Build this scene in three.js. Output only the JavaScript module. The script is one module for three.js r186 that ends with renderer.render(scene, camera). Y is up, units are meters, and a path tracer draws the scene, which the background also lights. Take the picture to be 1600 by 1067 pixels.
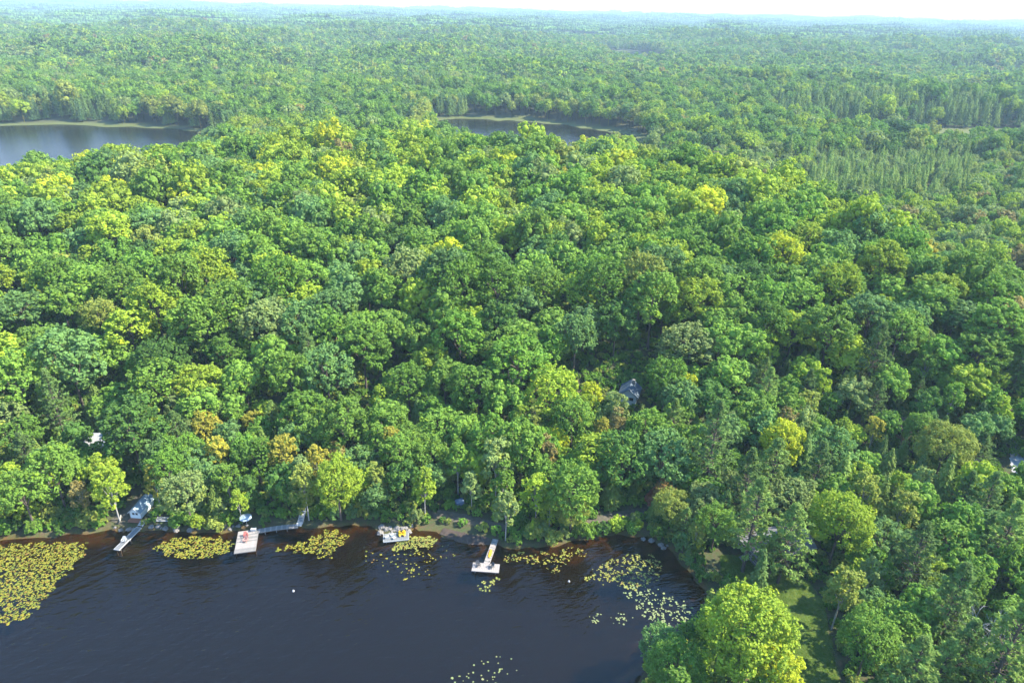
import * as THREE from 'three';
import { mergeGeometries } from 'three/addons/utils/BufferGeometryUtils.js';
import { RoundedBoxGeometry } from 'three/addons/geometries/RoundedBoxGeometry.js';
import { createNoise2D } from 'simplex-noise';

// ------------------------------------------------------------------ camera, sky, sun, exposure
const scene = new THREE.Scene();
const PW = 1600, PH = 1067, FPX = 1067, CAM_H = 90;
const camera = new THREE.PerspectiveCamera(2 * Math.atan(PH / 2 / FPX) * 180 / Math.PI, PW / PH, 0.5, 40000);
camera.position.set(0, CAM_H, 0);
camera.rotation.order = 'YXZ';
camera.rotation.set(-25.75 * Math.PI / 180, 0, 1.3 * Math.PI / 180);
camera.updateMatrixWorld(true);

const SUN_AZ = 86, SUN_EL = 44;
const rad = Math.PI / 180;
const sunDir = new THREE.Vector3(Math.sin(SUN_AZ * rad) * Math.cos(SUN_EL * rad), Math.sin(SUN_EL * rad), -Math.cos(SUN_AZ * rad) * Math.cos(SUN_EL * rad));
const sun = new THREE.DirectionalLight(new THREE.Color(1, 0.91, 0.74), 5);
sun.position.copy(sunDir).multiplyScalar(400).add(new THREE.Vector3(0, 0, -200));
sun.target.position.set(0, 0, -200);
sun.castShadow = true; sun.shadow.mapSize.set(4096, 4096);
Object.assign(sun.shadow.camera, { left: -350, right: 350, top: 300, bottom: -300, near: 1, far: 1200 });
scene.add(sun, sun.target);
{
  const W = 512, H = 256, d = new Float32Array(W * H * 4), v = new THREE.Vector3();
  for (let j = 0; j < H; j++) for (let i = 0; i < W; i++) {
    const el = ((j + 0.5) / H - 0.5) * Math.PI, az = ((i + 0.5) / W - 0.5) * 2 * Math.PI;
    v.set(Math.cos(el) * Math.cos(az), Math.sin(el), Math.cos(el) * Math.sin(az));
    const t = Math.max(0, Math.sin(el)), k = Math.pow(1 - t, 5);
    const c = Math.max(0, v.dot(sunDir)), glow = 0.16 * Math.pow(c, 6) + 0.05 * c;
    const q = (j * W + i) * 4;
    d[q] = 0.085 + 0.56 * k + glow; d[q + 1] = 0.25 + 0.42 * k + glow * 0.96; d[q + 2] = 0.56 + 0.10 * k + glow * 0.88; d[q + 3] = 1;
  }
  const t = new THREE.DataTexture(d, W, H, THREE.RGBAFormat, THREE.FloatType);
  t.mapping = THREE.EquirectangularReflectionMapping; t.magFilter = THREE.LinearFilter; t.needsUpdate = true;
  scene.background = t; scene.environment = t;
}
const renderer = new THREE.WebGLRenderer({ antialias: true });
renderer.setSize(1024, 682);
renderer.shadowMap.enabled = true;
renderer.toneMapping = THREE.LinearToneMapping;
renderer.toneMappingExposure = 3.35;
scene.fog = new THREE.FogExp2(new THREE.Color(0.56, 0.80, 1.0), 0.00014);

// ------------------------------------------------------------------ helpers
function RNG(s) { let a = s >>> 0; return () => { a = (a + 0x6D2B79F5) >>> 0; let t = a; t = Math.imul(t ^ (t >>> 15), t | 1); t ^= t + Math.imul(t ^ (t >>> 7), t | 61); return ((t ^ (t >>> 14)) >>> 0) / 4294967296; }; }
const rnd = RNG(20240911);
const noise = createNoise2D(RNG(7)), noiseB = createNoise2D(RNG(31));
const S = (a, b, x) => { const t = Math.min(1, Math.max(0, (x - a) / (b - a))); return t * t * (3 - 2 * t); };
const lerp = (a, b, t) => a + (b - a) * t;
const hash2 = (i, j) => { const r = RNG((i * 73856093) ^ (j * 19349663) ^ 0x5bd1e995); r(); return r; };
function rayOf(px, py) {
  return new THREE.Vector3((px - PW / 2) / FPX, -(py - PH / 2) / FPX, -1).applyQuaternion(camera.quaternion).normalize();
}
function P(px, py, y = 0) { const r = rayOf(px, py), t = (y - CAM_H) / r.y; return new THREE.Vector3(r.x * t, y, r.z * t); }
const viewM = camera.matrixWorld.clone().invert(), _v = new THREE.Vector3();
function project(x, y, z) { _v.set(x, y, z).applyMatrix4(viewM); const d = -_v.z; return [PW / 2 + FPX * _v.x / d, PH / 2 - FPX * _v.y / d, d]; }
const poly = (pts, y = 0) => pts.map(([a, b]) => { const p = P(a, b, y); return [p.x, -p.z]; });
function sdPoly(x, f, pts) {   // negative inside
  let d = 1e18, s = 1;
  for (let i = 0, j = pts.length - 1; i < pts.length; j = i++) {
    const ex = pts[j][0] - pts[i][0], ey = pts[j][1] - pts[i][1], wx = x - pts[i][0], wy = f - pts[i][1];
    const t = Math.min(1, Math.max(0, (wx * ex + wy * ey) / (ex * ex + ey * ey)));
    const bx = wx - ex * t, by = wy - ey * t; d = Math.min(d, bx * bx + by * by);
    const c1 = f >= pts[i][1], c2 = f < pts[j][1], c3 = ex * wy > ey * wx;
    if ((c1 && c2 && c3) || (!c1 && !c2 && !c3)) s = -s;
  }
  return s * Math.sqrt(d);
}

// ------------------------------------------------------------------ lakes and relief
const LAKE = poly([[-420, 872], [-200, 862], [0, 846], [70, 838], [130, 834], [185, 829], [240, 829], [300, 833], [345, 834], [372, 830], [410, 830], [475, 826], [540, 822], [585, 822], [600, 838],
  [638, 836], [648, 824], [685, 832], [700, 843], [732, 850], [770, 853], [800, 858], [850, 856], [900, 846], [960, 838], [1010, 838], [1040, 852], [1062, 880], [1090, 910], [1112, 940], [1112, 965], [1085, 990], [1045, 1008], [1010, 1040], [985, 1090], [970, 1200], [960, 1400]]);
LAKE.push([30, 20], [60, -60], [60, -200], [-260, -200], [-260, 90]);
const LAKE2 = poly([[-260, 310], [-260, 206], [-60, 199], [60, 195], [190, 199], [262, 203], [318, 209], [345, 222], [320, 260], [260, 300], [60, 330]]);
const POND = poly([[690, 187], [760, 187], [850, 192], [930, 202], [985, 213], [975, 255], [890, 275], [780, 270], [705, 235]]);
const FARPOND = [[205, 1480], [325, 1480], [345, 2010], [225, 2030]];
const CLEARING = [[250, 560], [300, 540], [420, 545], [580, 560], [600, 640], [430, 645], [330, 630], [270, 605]];   // marsh with a dark conifer edge beyond
const waters = [LAKE, LAKE2, POND, FARPOND];
const boxOf = (p, m) => [Math.min(...p.map(a => a[0])) - m, Math.max(...p.map(a => a[0])) + m, Math.min(...p.map(a => a[1])) - m, Math.max(...p.map(a => a[1])) + m];
const waterBoxes = waters.map(p => boxOf(p, 90));
function sdWater(x, f) {   // positive on land
  let d = 1e9;
  for (let k = 0; k < waters.length; k++) { const b = waterBoxes[k]; if (x > b[0] && x < b[1] && f > b[2] && f < b[3]) d = Math.min(d, sdPoly(x, f, waters[k])); }
  return d > 1e8 ? 90 : d + (f < 250 ? 0.7 * noise(x / 5, f / 5) + 0.35 * noiseB(x / 1.7, f / 1.7) : 5 * noise(x / 40, f / 40));
}
const HILL = [[-330, 268], [-217, 288], [-110, 314], [-20, 332], [55, 312], [90, 268], [108, 228], [122, 185], [130, 152], [120, 118], [60, 100], [-330, 100]];   // crest line of the wooded hill
function relief(x, f) {
  let h = 1.2;
  const f0 = 114 - 5 * S(60, 130, x), left = 1 - 0.6 * S(70, 240, -x) * S(190, 270, f);
  if (f < 480) h += ((13.5 + 3 * S(70, 115, x)) * S(f0, f0 + 58, f) + 4.6 * S(f0 + 50, 300, f)) * left * (1 - S(-6, 46, sdPoly(x, f, HILL)));
  h += (-6.5 * Math.exp(-(((f - 181) / 9) ** 2)) + 3.5 * Math.exp(-(((f - 150) / 16) ** 2))) * S(45, 95, -x) * (1 - S(170, 230, -x));
  h -= 1.2 * Math.exp(-(((x - 30) / 62) ** 2)) * S(255, 320, f) * (1 - S(370, 440, f));
  h += 8 * Math.exp(-(((x - 430) / 130) ** 2) - (((f - 730) / 70) ** 2));
  h += 1.4 * noise(x / 45, f / 45) * S(120, 160, f);
  const far = S(420, 800, f);
  h += far * (4 + 22 * Math.max(-0.25, noise(x / 480 + 2, f / 300)) * S(700, 1000, f) + 3 * noiseB(x / 110, f / 110));
  if (f > 900 && f < 2600) h *= lerp(0.1, 1, S(70, 420, Math.hypot(x - 275, Math.max(0, 1150 - f, f - 2010))));
  const vf = S(1100, 3600, f) * (f < 2600 ? lerp(0.05, 1, S(70, 420, Math.hypot(x - 275, Math.max(0, 1150 - f, f - 2010)))) : 1);
  h += vf * (14 + 30 * Math.max(-0.3, noise(x / 1500 + 3, f / 900)) + 12 * noiseB(x / 520, f / 420));
  h += S(3500, 10500, f) * (44 + 26 * noise(x / 2600 + 9, f / 2200));
  return h;
}
function ground(x, f) {
  const sd = sdWater(x, f);
  if (sd <= 0) return Math.max(-3.2, sd * 0.3);
  const k = f < 250 ? 1 - Math.exp(-sd / 2.2) : S(0, 45, sd);
  let h = relief(x, f);
  if (f > 560 && f < 760) { const c = sdPoly(x, f, CLEARING); if (c < 40) h = lerp(2, h, S(-5, 40, c)); }
  const nearRamp = S(0, 26, sd);
  return f < 250 ? 0.75 * k + (h - 1.2) * nearRamp + 0.5 * nearRamp : 0.3 + h * k;
}
function treePoint(px, py, above) {   // where the point `above` metres over the ground shows at that pixel
  const r = rayOf(px, py);
  let t = 60;
  for (; t < 900; t += 0.5) { const x = r.x * t, f = -r.z * t; if (CAM_H + r.y * t < Math.max(0, ground(x, f)) + above) break; }
  return [r.x * t, -r.z * t];
}
const onGround = (px, py, above = 0) => { const [x, f] = treePoint(px, py, above); return new THREE.Vector3(x, Math.max(0, ground(x, f)), -f); };

// ------------------------------------------------------------------ textures and materials
function noiseTex(n, fn, srgb = true) {
  const d = new Uint8Array(n * n * 4);
  for (let j = 0; j < n; j++) for (let i = 0; i < n; i++) { const c = fn(i / n, j / n, i, j), q = (j * n + i) * 4; d[q] = c[0] * 255; d[q + 1] = c[1] * 255; d[q + 2] = c[2] * 255; d[q + 3] = 255; }
  const t = new THREE.DataTexture(d, n, n); t.wrapS = t.wrapT = THREE.RepeatWrapping; t.magFilter = THREE.LinearFilter; t.minFilter = THREE.LinearMipmapLinearFilter; t.generateMipmaps = true;
  if (srgb) t.colorSpace = THREE.SRGBColorSpace; t.needsUpdate = true; return t;
}
function tileNoise(u, v, k, N = noise) {   // periodic in u and v
  const a = N(u * k, v * k), b = N((u - 1) * k, v * k), c = N(u * k, (v - 1) * k), d = N((u - 1) * k, (v - 1) * k);
  return lerp(lerp(a, b, u), lerp(c, d, u), v);
}
const cl = x => Math.min(1, Math.max(0, x));
const rgbMix = (a, b, t) => a.map((x, i) => cl(lerp(x, b[i], cl(t))));
const floorTex = noiseTex(512, (u, v) => {
  const a = tileNoise(u, v, 6), b = tileNoise(u, v, 24, noiseB), c = tileNoise(u, v, 90);
  let r = rgbMix([0.27, 0.24, 0.17], [0.21, 0.27, 0.13], 0.5 + 0.6 * a + 0.3 * b);
  return r.map(x => cl(x * (1 + 0.25 * c + 0.15 * b)));
});
const sandTex = noiseTex(256, (u, v) => { const a = tileNoise(u, v, 5), b = tileNoise(u, v, 60, noiseB); return rgbMix([0.29, 0.245, 0.215], [0.22, 0.185, 0.165], 0.5 + 0.5 * a).map(x => cl(x * (1 + 0.16 * b))); });
const gravelTex = noiseTex(256, (u, v) => { const a = tileNoise(u, v, 4), b = tileNoise(u, v, 70, noiseB); return rgbMix([0.34, 0.32, 0.28], [0.26, 0.25, 0.20], 0.5 + 0.6 * a).map(x => cl(x * (1 + 0.22 * b))); });
const lawnTex = noiseTex(512, (u, v) => { const a = tileNoise(u, v, 5), b = tileNoise(u, v, 30, noiseB), c = tileNoise(u, v, 120); return rgbMix([0.24, 0.33, 0.10], [0.36, 0.39, 0.14], 0.4 + 0.5 * a + 0.3 * b).map(x => cl(x * (1 + 0.2 * c))); });
const woodTex = noiseTex(256, (u, v) => { const a = tileNoise(u, v, 3), g = noiseB(u * 4, v * 90); return [0.9, 0.9, 0.9].map(x => cl(x + 0.08 * g + 0.1 * a - 0.05)); });
const waveTex = (() => {
  const n = 1024, h = new Float32Array(n * n), R = RNG(99), waves = [];
  for (let k = 0; k < 46; k++) {
    const m = 14 + Math.floor(Math.pow(R(), 1.5) * 95), ang = (-62 + (R() - 0.5) * 75) * rad;
    waves.push([Math.round(Math.cos(ang) * m), Math.round(Math.sin(ang) * m), R() * 6.28, 1 / Math.pow(m, 0.85)]);
  }
  const sn = new Float32Array(4096); for (let i = 0; i < 4096; i++) sn[i] = Math.sin(i / 4096 * 2 * Math.PI);
  for (let j = 0; j < n; j++) for (let i = 0; i < n; i++) { let s = 0; for (const [a, b, p, q] of waves) s += q * sn[((a * i + b * j) * 4 + Math.floor(p * 650)) & 4095]; h[j * n + i] = s; }
  let mx = 0; for (const x of h) mx = Math.max(mx, Math.abs(x));
  return noiseTex(n, (u, v, i, j) => { const x = 0.5 + 0.5 * h[j * n + i] / mx; return [x, x, x]; }, false);
})();
const lin = (r, g, b) => new THREE.Color().setRGB(r, g, b);
const std = (c, rough = 0.8, extra = {}) => new THREE.MeshStandardMaterial({ color: c, roughness: rough, ...extra });
const M = {
  floor: std(0xffffff, 1, { map: floorTex, vertexColors: true }),
  sand: std(0xffffff, 1, { map: sandTex }), gravel: std(0xffffff, 1, { map: gravelTex }), lawn: std(0xffffff, 1, { map: lawnTex }),
  water: new THREE.MeshPhysicalMaterial({ color: lin(0.50, 0.38, 0.22), roughness: 0.05, transmission: 1, thickness: 0, ior: 1.38, bumpMap: waveTex, bumpScale: 0.18 }),
  calmWater: new THREE.MeshPhysicalMaterial({ color: lin(0.25, 0.20, 0.14), roughness: 0.12, transmission: 1, thickness: 0, ior: 1.33, bumpMap: waveTex, bumpScale: 0.12 }),
  bark: std(lin(0.10, 0.08, 0.065), 1), birchBark: std(lin(0.30, 0.29, 0.27), 0.9), deadWood: std(lin(0.30, 0.28, 0.27), 0.95), paleDead: std(lin(0.46, 0.45, 0.45), 0.95),
  greyWood: std(lin(0.25, 0.24, 0.23), 0.85, { map: woodTex }), palePlank: std(lin(0.38, 0.34, 0.32), 0.8, { map: woodTex }), whitePaint: std(lin(0.38, 0.39, 0.40), 0.6), alu: std(lin(0.40, 0.41, 0.42), 0.45, { metalness: 0.35 }),
  greyDeck: std(lin(0.20, 0.215, 0.23), 0.8, { map: woodTex }), darkPlastic: std(lin(0.05, 0.055, 0.065), 0.5), yellow: std(lin(0.50, 0.31, 0.015), 0.4), black: std(lin(0.02, 0.02, 0.02), 0.6),
  red: std(lin(0.32, 0.09, 0.08), 0.5), pink: std(lin(0.42, 0.22, 0.19), 0.55), orange: std(lin(0.75, 0.30, 0.03), 0.45), blue: std(lin(0.09, 0.14, 0.22), 0.6), paleBlue: std(lin(0.28, 0.35, 0.43), 0.7),
  roofMetal: std(lin(0.20, 0.28, 0.34), 0.45, { metalness: 0.2 }), roofGrey: std(lin(0.30, 0.31, 0.33), 0.8), roofBlue: std(lin(0.07, 0.10, 0.13), 0.7), roofBrown: std(lin(0.12, 0.07, 0.055), 0.8), roofPale: std(lin(0.14, 0.14, 0.15), 0.85),
  siding: std(lin(0.55, 0.64, 0.67), 0.8), sidingBrown: std(lin(0.20, 0.12, 0.08), 0.85), sidingGrey: std(lin(0.36, 0.38, 0.40), 0.85), glass: std(lin(0.02, 0.025, 0.03), 0.08), rust: std(lin(0.24, 0.10, 0.06), 0.9),
  rock: std(lin(0.17, 0.16, 0.15), 0.95),
};

// ------------------------------------------------------------------ object bookkeeping
const taken = {};
function numbered(name) { const n = taken[name] = (taken[name] ?? -1) + 1; return n ? `${name}_${String(n).padStart(3, '0')}` : name; }
function tag(o, label, category, group, kind) { if (label) o.userData.label = label; if (category) o.userData.category = category; if (group) o.userData.group = group; if (kind) o.userData.kind = kind; return o; }
function part(name, geo, m, parent) { const o = new THREE.Mesh(geo, m); o.name = name; o.castShadow = o.receiveShadow = true; parent.add(o); return o; }
function top(name, geo, m, label, category, group, kind) { const o = part(numbered(name), geo, m, scene); return tag(o, label, category, group, kind); }
function thing(name, label, category, pos, turn = 0, group) { const o = new THREE.Group(); o.name = numbered(name); scene.add(o); o.position.copy(pos); o.rotation.y = turn; return tag(o, label, category, group); }
const box = (w, h, d, x = 0, y = 0, z = 0, rx = 0, ry = 0, rz = 0) => { const g = new THREE.BoxGeometry(w, h, d); if (rx) g.rotateX(rx); if (rz) g.rotateZ(rz); if (ry) g.rotateY(ry); return g.translate(x, y, z); };
const rbox = (w, h, d, r, x = 0, y = 0, z = 0) => new RoundedBoxGeometry(w, h, d, 2, r).translate(x, y, z);
const cyl = (r0, r1, h, x = 0, y = 0, z = 0, n = 8) => new THREE.CylinderGeometry(r1, r0, h, n).translate(x, y + h / 2, z);
const strip = g => { const o = new THREE.BufferGeometry(); o.setAttribute('position', g.attributes.position); if (g.index) o.setIndex(g.index); return o; };

// ------------------------------------------------------------------ ground, water
function lines(list) { const out = []; for (const [a, b, s] of list) for (let v = a; v < b - 1e-6; v += s) out.push(v); out.push(list[list.length - 1][1]); return out; }
function geoLines(a, b, s, g) { const out = []; let v = a; while (v < b) { out.push(v); v += s; s *= g; } return out; }
{
  const px = geoLines(190, 11000, 10, 1.075), xs = [...px.slice().reverse().map(v => -v - 0), ...lines([[-180, 180, 1.8]]).slice(0, -1), 180, ...px];
  const fs = [-260, -150, -80, -30, 0, 20, 36, ...lines([[48, 132, 1.3], [132, 480, 5]]).slice(0, -1), ...geoLines(480, 13000, 8, 1.02)];
  const nx = xs.length, nf = fs.length, pos = new Float32Array(nx * nf * 3), uv = new Float32Array(nx * nf * 2), col = new Float32Array(nx * nf * 3), idx = [];
  for (let j = 0; j < nf; j++) for (let i = 0; i < nx; i++) {
    const k = j * nx + i, x = xs[i], f = fs[j], y = ground(x, f);
    pos.set([x, y, -f], k * 3); uv.set([x / 9, f / 9], k * 2);
    let c = [1, 1, 1];
    if (f < 250) {
      const sd = sdWater(x, f), n1 = noise(x / 6 + 40, f / 4), n2 = noiseB(x / 2.3, f / 2.3);
      if (sd < 0.3) {   // lake bed: rusty sand close in, black mud further out
        const sand = x > 75 ? 0 : S(0.5, -0.3, (-sd - 1.2) / 4.5 + 0.55 * n1 + 0.25 * n2);
        c = [lerp(0.12, 1.7, sand), lerp(0.10, 1.0, sand), lerp(0.09, 0.5, sand)];
      } else if (sd < 1.6) c = [1.3, 1.15, 1.15];
    } else if (sdWater(x, f) < -4) c = [0.15, 0.14, 0.12]; else if (sdPoly(x, f, CLEARING) < 10 || (sdWater(x, f) < 14)) c = [1.5, 1.65, 0.9];   // sedge meadow round the ponds
    col.set(c, k * 3);
    if (i && j) { const a = k - nx - 1, b = k - nx, d = k - 1; idx.push(a, b, k, a, k, d); }
  }
  const g = new THREE.BufferGeometry(); g.setAttribute('position', new THREE.BufferAttribute(pos, 3)); g.setAttribute('uv', new THREE.BufferAttribute(uv, 2)); g.setAttribute('color', new THREE.BufferAttribute(col, 3)); g.setIndex(idx); g.computeVertexNormals();
  top('ground', g, M.floor, 'wooded ground of leaf litter under the forest, running down into the lake bed', 'ground', null, 'structure');
}
function waterSheet(name, x0, x1, f0, f1, label) {
  const g = new THREE.PlaneGeometry(x1 - x0, f1 - f0).rotateX(-Math.PI / 2).translate((x0 + x1) / 2, 0, -(f0 + f1) / 2);
  const p = g.attributes.position, uv = g.attributes.uv; for (let i = 0; i < p.count; i++) uv.setXY(i, p.getX(i) / 46, -p.getZ(i) / 46);
  top(name, g, name === 'lake' ? M.water : M.calmWater, label, 'water', null, 'structure');
}
waterSheet('lake', -260, 62, -200, 126, 'dark rippled lake water with lily pads along its wooded shore');
{ const b = boxOf(LAKE2, 20); waterSheet('far_lake', b[0], b[1], b[2], b[3], 'pale blue lake beyond the wooded hill'); }
{ const b = boxOf(POND, 12); waterSheet('marsh_pond', b[0], b[1], b[2], b[3], 'narrow marsh pond edged with sedge behind the hill'); }
{ const g = new THREE.PlaneGeometry(200, 570).rotateX(-Math.PI / 2).translate(275, 0.02, -1755); { const u = g.attributes.uv; for (let i = 0; i < u.count; i++) u.setXY(i, u.getX(i) * 200 / 46, u.getY(i) * 570 / 46); } top('distant_pond', g, M.calmWater, 'tiny bright pond far off in the forest', 'water', null, 'structure'); }

function ribbon(name, pts, m, label, category, lift, wave = 0.5) {   // a sheet draped on the ground along a line of [pixel x, pixel y, half width]
  const c = pts.map(([a, b, w]) => { const p = onGround(a, b); return new THREE.Vector3(p.x, w, p.z); });
  const curve = new THREE.CatmullRomCurve3(c.map(p => new THREE.Vector3(p.x, 0, p.z))), n = c.length * 9, pos = [], uv = [], idx = [], W = 8;
  for (let i = 0; i <= n; i++) {
    const t = i / n, p = curve.getPoint(t), d = curve.getTangent(t), s = t * (c.length - 1), k = Math.min(c.length - 2, Math.floor(s)), hw = lerp(c[k].y, c[k + 1].y, s - k);
    for (let j = 0; j <= W; j++) {
      const o = (j / W * 2 - 1) * (hw + wave * noise(t * 17 + 5, j < W / 2 ? 3 : 8)), x = p.x - d.z * o, z = p.z + d.x * o;
      pos.push(x, Math.max(0.02, ground(x, -z)) + lift, z); uv.push(x / 4, z / 4);
      if (i && j) { const a = (i - 1) * (W + 1) + j; idx.push(a - 1, a, a + W + 1, a - 1, a + W + 1, a + W); }
    }
  }
  const g = new THREE.BufferGeometry(); g.setAttribute('position', new THREE.Float32BufferAttribute(pos, 3)); g.setAttribute('uv', new THREE.Float32BufferAttribute(uv, 2)); g.setIndex(idx); g.computeVertexNormals();
  top(name, g, m, label, category, null, 'structure');
  return c.map(p => [p.x, -p.z, p.y]);
}
const clear = [];   // [x, forward, radius] where no tree grows
const keep = (l, extra = 1.5) => { for (let i = 1; i < l.length; i++) for (let t = 0; t <= 1; t += 0.2) clear.push([lerp(l[i - 1][0], l[i][0], t), lerp(l[i - 1][1], l[i][1], t), lerp(l[i - 1][2], l[i][2], t) + extra]); };
const lawnLine = ribbon('lawn', [[1128, 884, 2.2], [1165, 889, 3.2], [1215, 902, 4.2], [1246, 940, 4.2], [1262, 1000, 3.6], [1272, 1060, 3.4], [1284, 1140, 3]], M.lawn, 'mown lawn running between the trees beside the porch cottage', 'lawn', 0.06);
keep(lawnLine, 2.2);
keep(ribbon('sand_beach', [[690, 831, 0.7], [708, 838, 1.1], [735, 845, 1.1], [766, 848, 0.7]], M.sand, 'small brown sand beach at the water by the T dock', 'beach', 0.09, 0.25), 2);
keep(ribbon('gravel_track', [[655, 800, 0.9], [700, 807, 1.3], [745, 817, 1.2], [790, 828, 0.9]], M.gravel, 'shaded gravel track behind the sand beach', 'track', 0.05, 0.2), 0.5);
keep(ribbon('gravel_track', [[905, 824, 0.9], [945, 813, 1.2], [985, 804, 1.2], [1030, 796, 0.9]], M.gravel, 'shaded two-rut gravel track beside the reddish shrub', 'track', 0.05, 0.2), 0.5);
keep(ribbon('gravel_track', [[180, 818, 1.4], [196, 806, 1.6], [212, 793, 1.6], [222, 778, 1.3]], M.gravel, 'bare dirt path climbing past the blue roofed shed', 'path', 0.05, 0.3), 1.2);

ribbon('gravel_yard', [[1606, 694, 2.4], [1600, 715, 2.6], [1602, 745, 2.4]], std(lin(0.42, 0.43, 0.45), 0.9, { map: woodTex }), 'pale gravel yard glimpsed past the grey leafless tree', 'yard', 0.06, 0.3);

// ------------------------------------------------------------------ tree shapes
function leafAdder(pos, col, idx) {   // one folded leaf spray: two faces
  const a = new THREE.Vector3(), b = new THREE.Vector3();
  return (p, n, along, L, W, c, fold = 0.25) => {
    a.copy(along).addScaledVector(n, -along.dot(n)).normalize(); b.crossVectors(n, a);
    const k = pos.length / 3;
    pos.push(p.x - a.x * L / 2, p.y - a.y * L / 2, p.z - a.z * L / 2,
      p.x + b.x * W / 2 + n.x * fold * W, p.y + b.y * W / 2 + n.y * fold * W, p.z + b.z * W / 2 + n.z * fold * W,
      p.x + a.x * L / 2, p.y + a.y * L / 2, p.z + a.z * L / 2,
      p.x - b.x * W / 2 + n.x * fold * W, p.y - b.y * W / 2 + n.y * fold * W, p.z - b.z * W / 2 + n.z * fold * W);
    for (let i = 0; i < 4; i++) col.push(c[0], c[1], c[2]);
    idx.push(k, k + 1, k + 2, k, k + 2, k + 3);
  };
}
const rv = (R, v) => { let l; do { v.set(R() * 2 - 1, R() * 2 - 1, R() * 2 - 1); l = v.lengthSq(); } while (l > 1 || l < 0.01); return v.normalize(); };
function finish(pos, col, idx) { const g = new THREE.BufferGeometry(); g.setAttribute('position', new THREE.Float32BufferAttribute(pos, 3)); g.setAttribute('color', new THREE.Float32BufferAttribute(col, 3)); g.setIndex(idx); return g; }
function solid(geo, pos, col, idx, c) { const p = geo.attributes.position, k = pos.length / 3; for (let i = 0; i < p.count; i++) { pos.push(p.getX(i), p.getY(i), p.getZ(i)); col.push(...c); } if (geo.index) for (const i of geo.index.array) idx.push(k + i); else for (let i = 0; i < p.count; i++) idx.push(k + i); }
function limb(a, b, r0, r1, sides = 5) {
  const d = new THREE.Vector3().subVectors(b, a), g = new THREE.CylinderGeometry(r1, r0, d.length(), sides, 1, true);
  g.translate(0, d.length() / 2, 0).applyQuaternion(new THREE.Quaternion().setFromUnitVectors(new THREE.Vector3(0, 1, 0), d.normalize())).translate(a.x, a.y, a.z);
  return strip(g);
}
function broadleaf({ seed, R, y0, y1, lobes, clumps, leaves, leaf, trunkInside = false, core = true, sprays = 0 }) {
  const r = RNG(seed), pos = [], col = [], idx = [], add = leafAdder(pos, col, idx), v = new THREE.Vector3(), n = new THREE.Vector3(), q = new THREE.Vector3(), u = new THREE.Vector3(), m = new THREE.Vector3();
  const cy = (y0 + y1) / 2, ry = (y1 - y0) / 2, L = [], trunks = [];
  for (let i = 0; i < lobes; i++) {
    const t = (i + 0.5) / lobes, yy = 1 - 1.5 * Math.pow(t, 0.9), a = i * 2.39996 + r() * 0.9, rr = Math.sqrt(Math.max(0, 1 - yy * yy)), s = 0.58 + 0.19 * r(), lr = R * (0.26 + 0.20 * r()) * (lobes > 19 ? 0.86 : 1) * (lobes < 8 ? 1.25 : 1);
    L.push({ c: new THREE.Vector3(Math.cos(a) * rr * R * s, cy + yy * ry * (s + 0.04), Math.sin(a) * rr * R * s), r: lr, t: 0.93 + 0.14 * r() });
  }
  L.push({ c: new THREE.Vector3(0, cy + ry * 0.1, 0), r: R * 0.55, t: 1 });
  const centre = new THREE.Vector3(0, cy - ry * 0.35, 0);
  for (const l of L) {
    if (core) { const g = strip(new THREE.IcosahedronGeometry(l.r * 0.6, lobes < 8 ? 0 : 1)); g.translate(l.c.x, l.c.y, l.c.z); solid(g, pos, col, idx, [1, 1, 1]); }
    const out = u.subVectors(l.c, centre).normalize().clone();
    for (let k = 0; k < sprays; k++) {   // twigs reaching out of the crown
      let tries = 0; do { rv(r, n); tries++; } while (n.dot(out) < 0.1 && tries < 9);
      const dir = n.clone().multiplyScalar(0.8).add(out).add(new THREE.Vector3(0, 0.5, 0)).normalize(), len = R * (0.12 + 0.18 * r()), tone = l.t * (0.93 + 0.14 * r()), cnt = Math.round(leaves * 0.8);
      for (let e = 0; e < cnt; e++) { const t = r(), wd = len * 0.34 * (1 - t) + 0.06; m.copy(l.c).addScaledVector(n, l.r * 0.85).addScaledVector(dir, len * t).add(rv(r, v).multiplyScalar(wd)); const w = rv(r, new THREE.Vector3()).multiplyScalar(0.8).add(new THREE.Vector3(0, 0.9, 0)).normalize(), sz = leaf * (0.65 + 0.6 * r()), s2 = tone * (0.9 + 0.2 * r()); add(m, w, dir, sz * 1.3, sz, [s2, s2, s2]); }
    }
    for (let k = 0; k < clumps; k++) {
      let tries = 0; do { rv(r, n); tries++; } while (n.dot(out) < -0.25 + 0.25 * r() && tries < 9);
      q.copy(l.c).addScaledVector(n, l.r * (0.76 + 0.28 * r())); if (q.y < y0 - 0.3) continue;
      let buried = false; for (const o of L) if (o !== l && q.distanceTo(o.c) < o.r * 0.78) { buried = true; break; }
      if (buried && r() < 0.62) continue;
      const cr = l.r * (0.22 + 0.24 * r()), tone = l.t * (0.93 + 0.14 * r()), warm = r() < 0.16 ? 1 + 0.35 * r() : 1 + 0.08 * (r() - 0.5), cn = n.clone();
      for (let e = 0; e < leaves; e++) {
        tries = 0; do { rv(r, v); tries++; } while (v.dot(cn) < -0.2 && tries < 5);
        m.copy(q).addScaledVector(v, cr * (0.72 + 0.4 * r()));
        const w = rv(r, new THREE.Vector3()).multiplyScalar(0.5).add(v).add(new THREE.Vector3(0, 0.35, 0)).normalize();
        const sz = leaf * (0.65 + 0.7 * r()), s2 = tone * (0.88 + 0.24 * r());
        add(m, w, rv(r, new THREE.Vector3()), sz * 1.25, sz, [s2 * warm, s2 * (1 + (warm - 1) * 0.45), s2 * (2 - warm) ]);
      }
    }
  }
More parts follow.
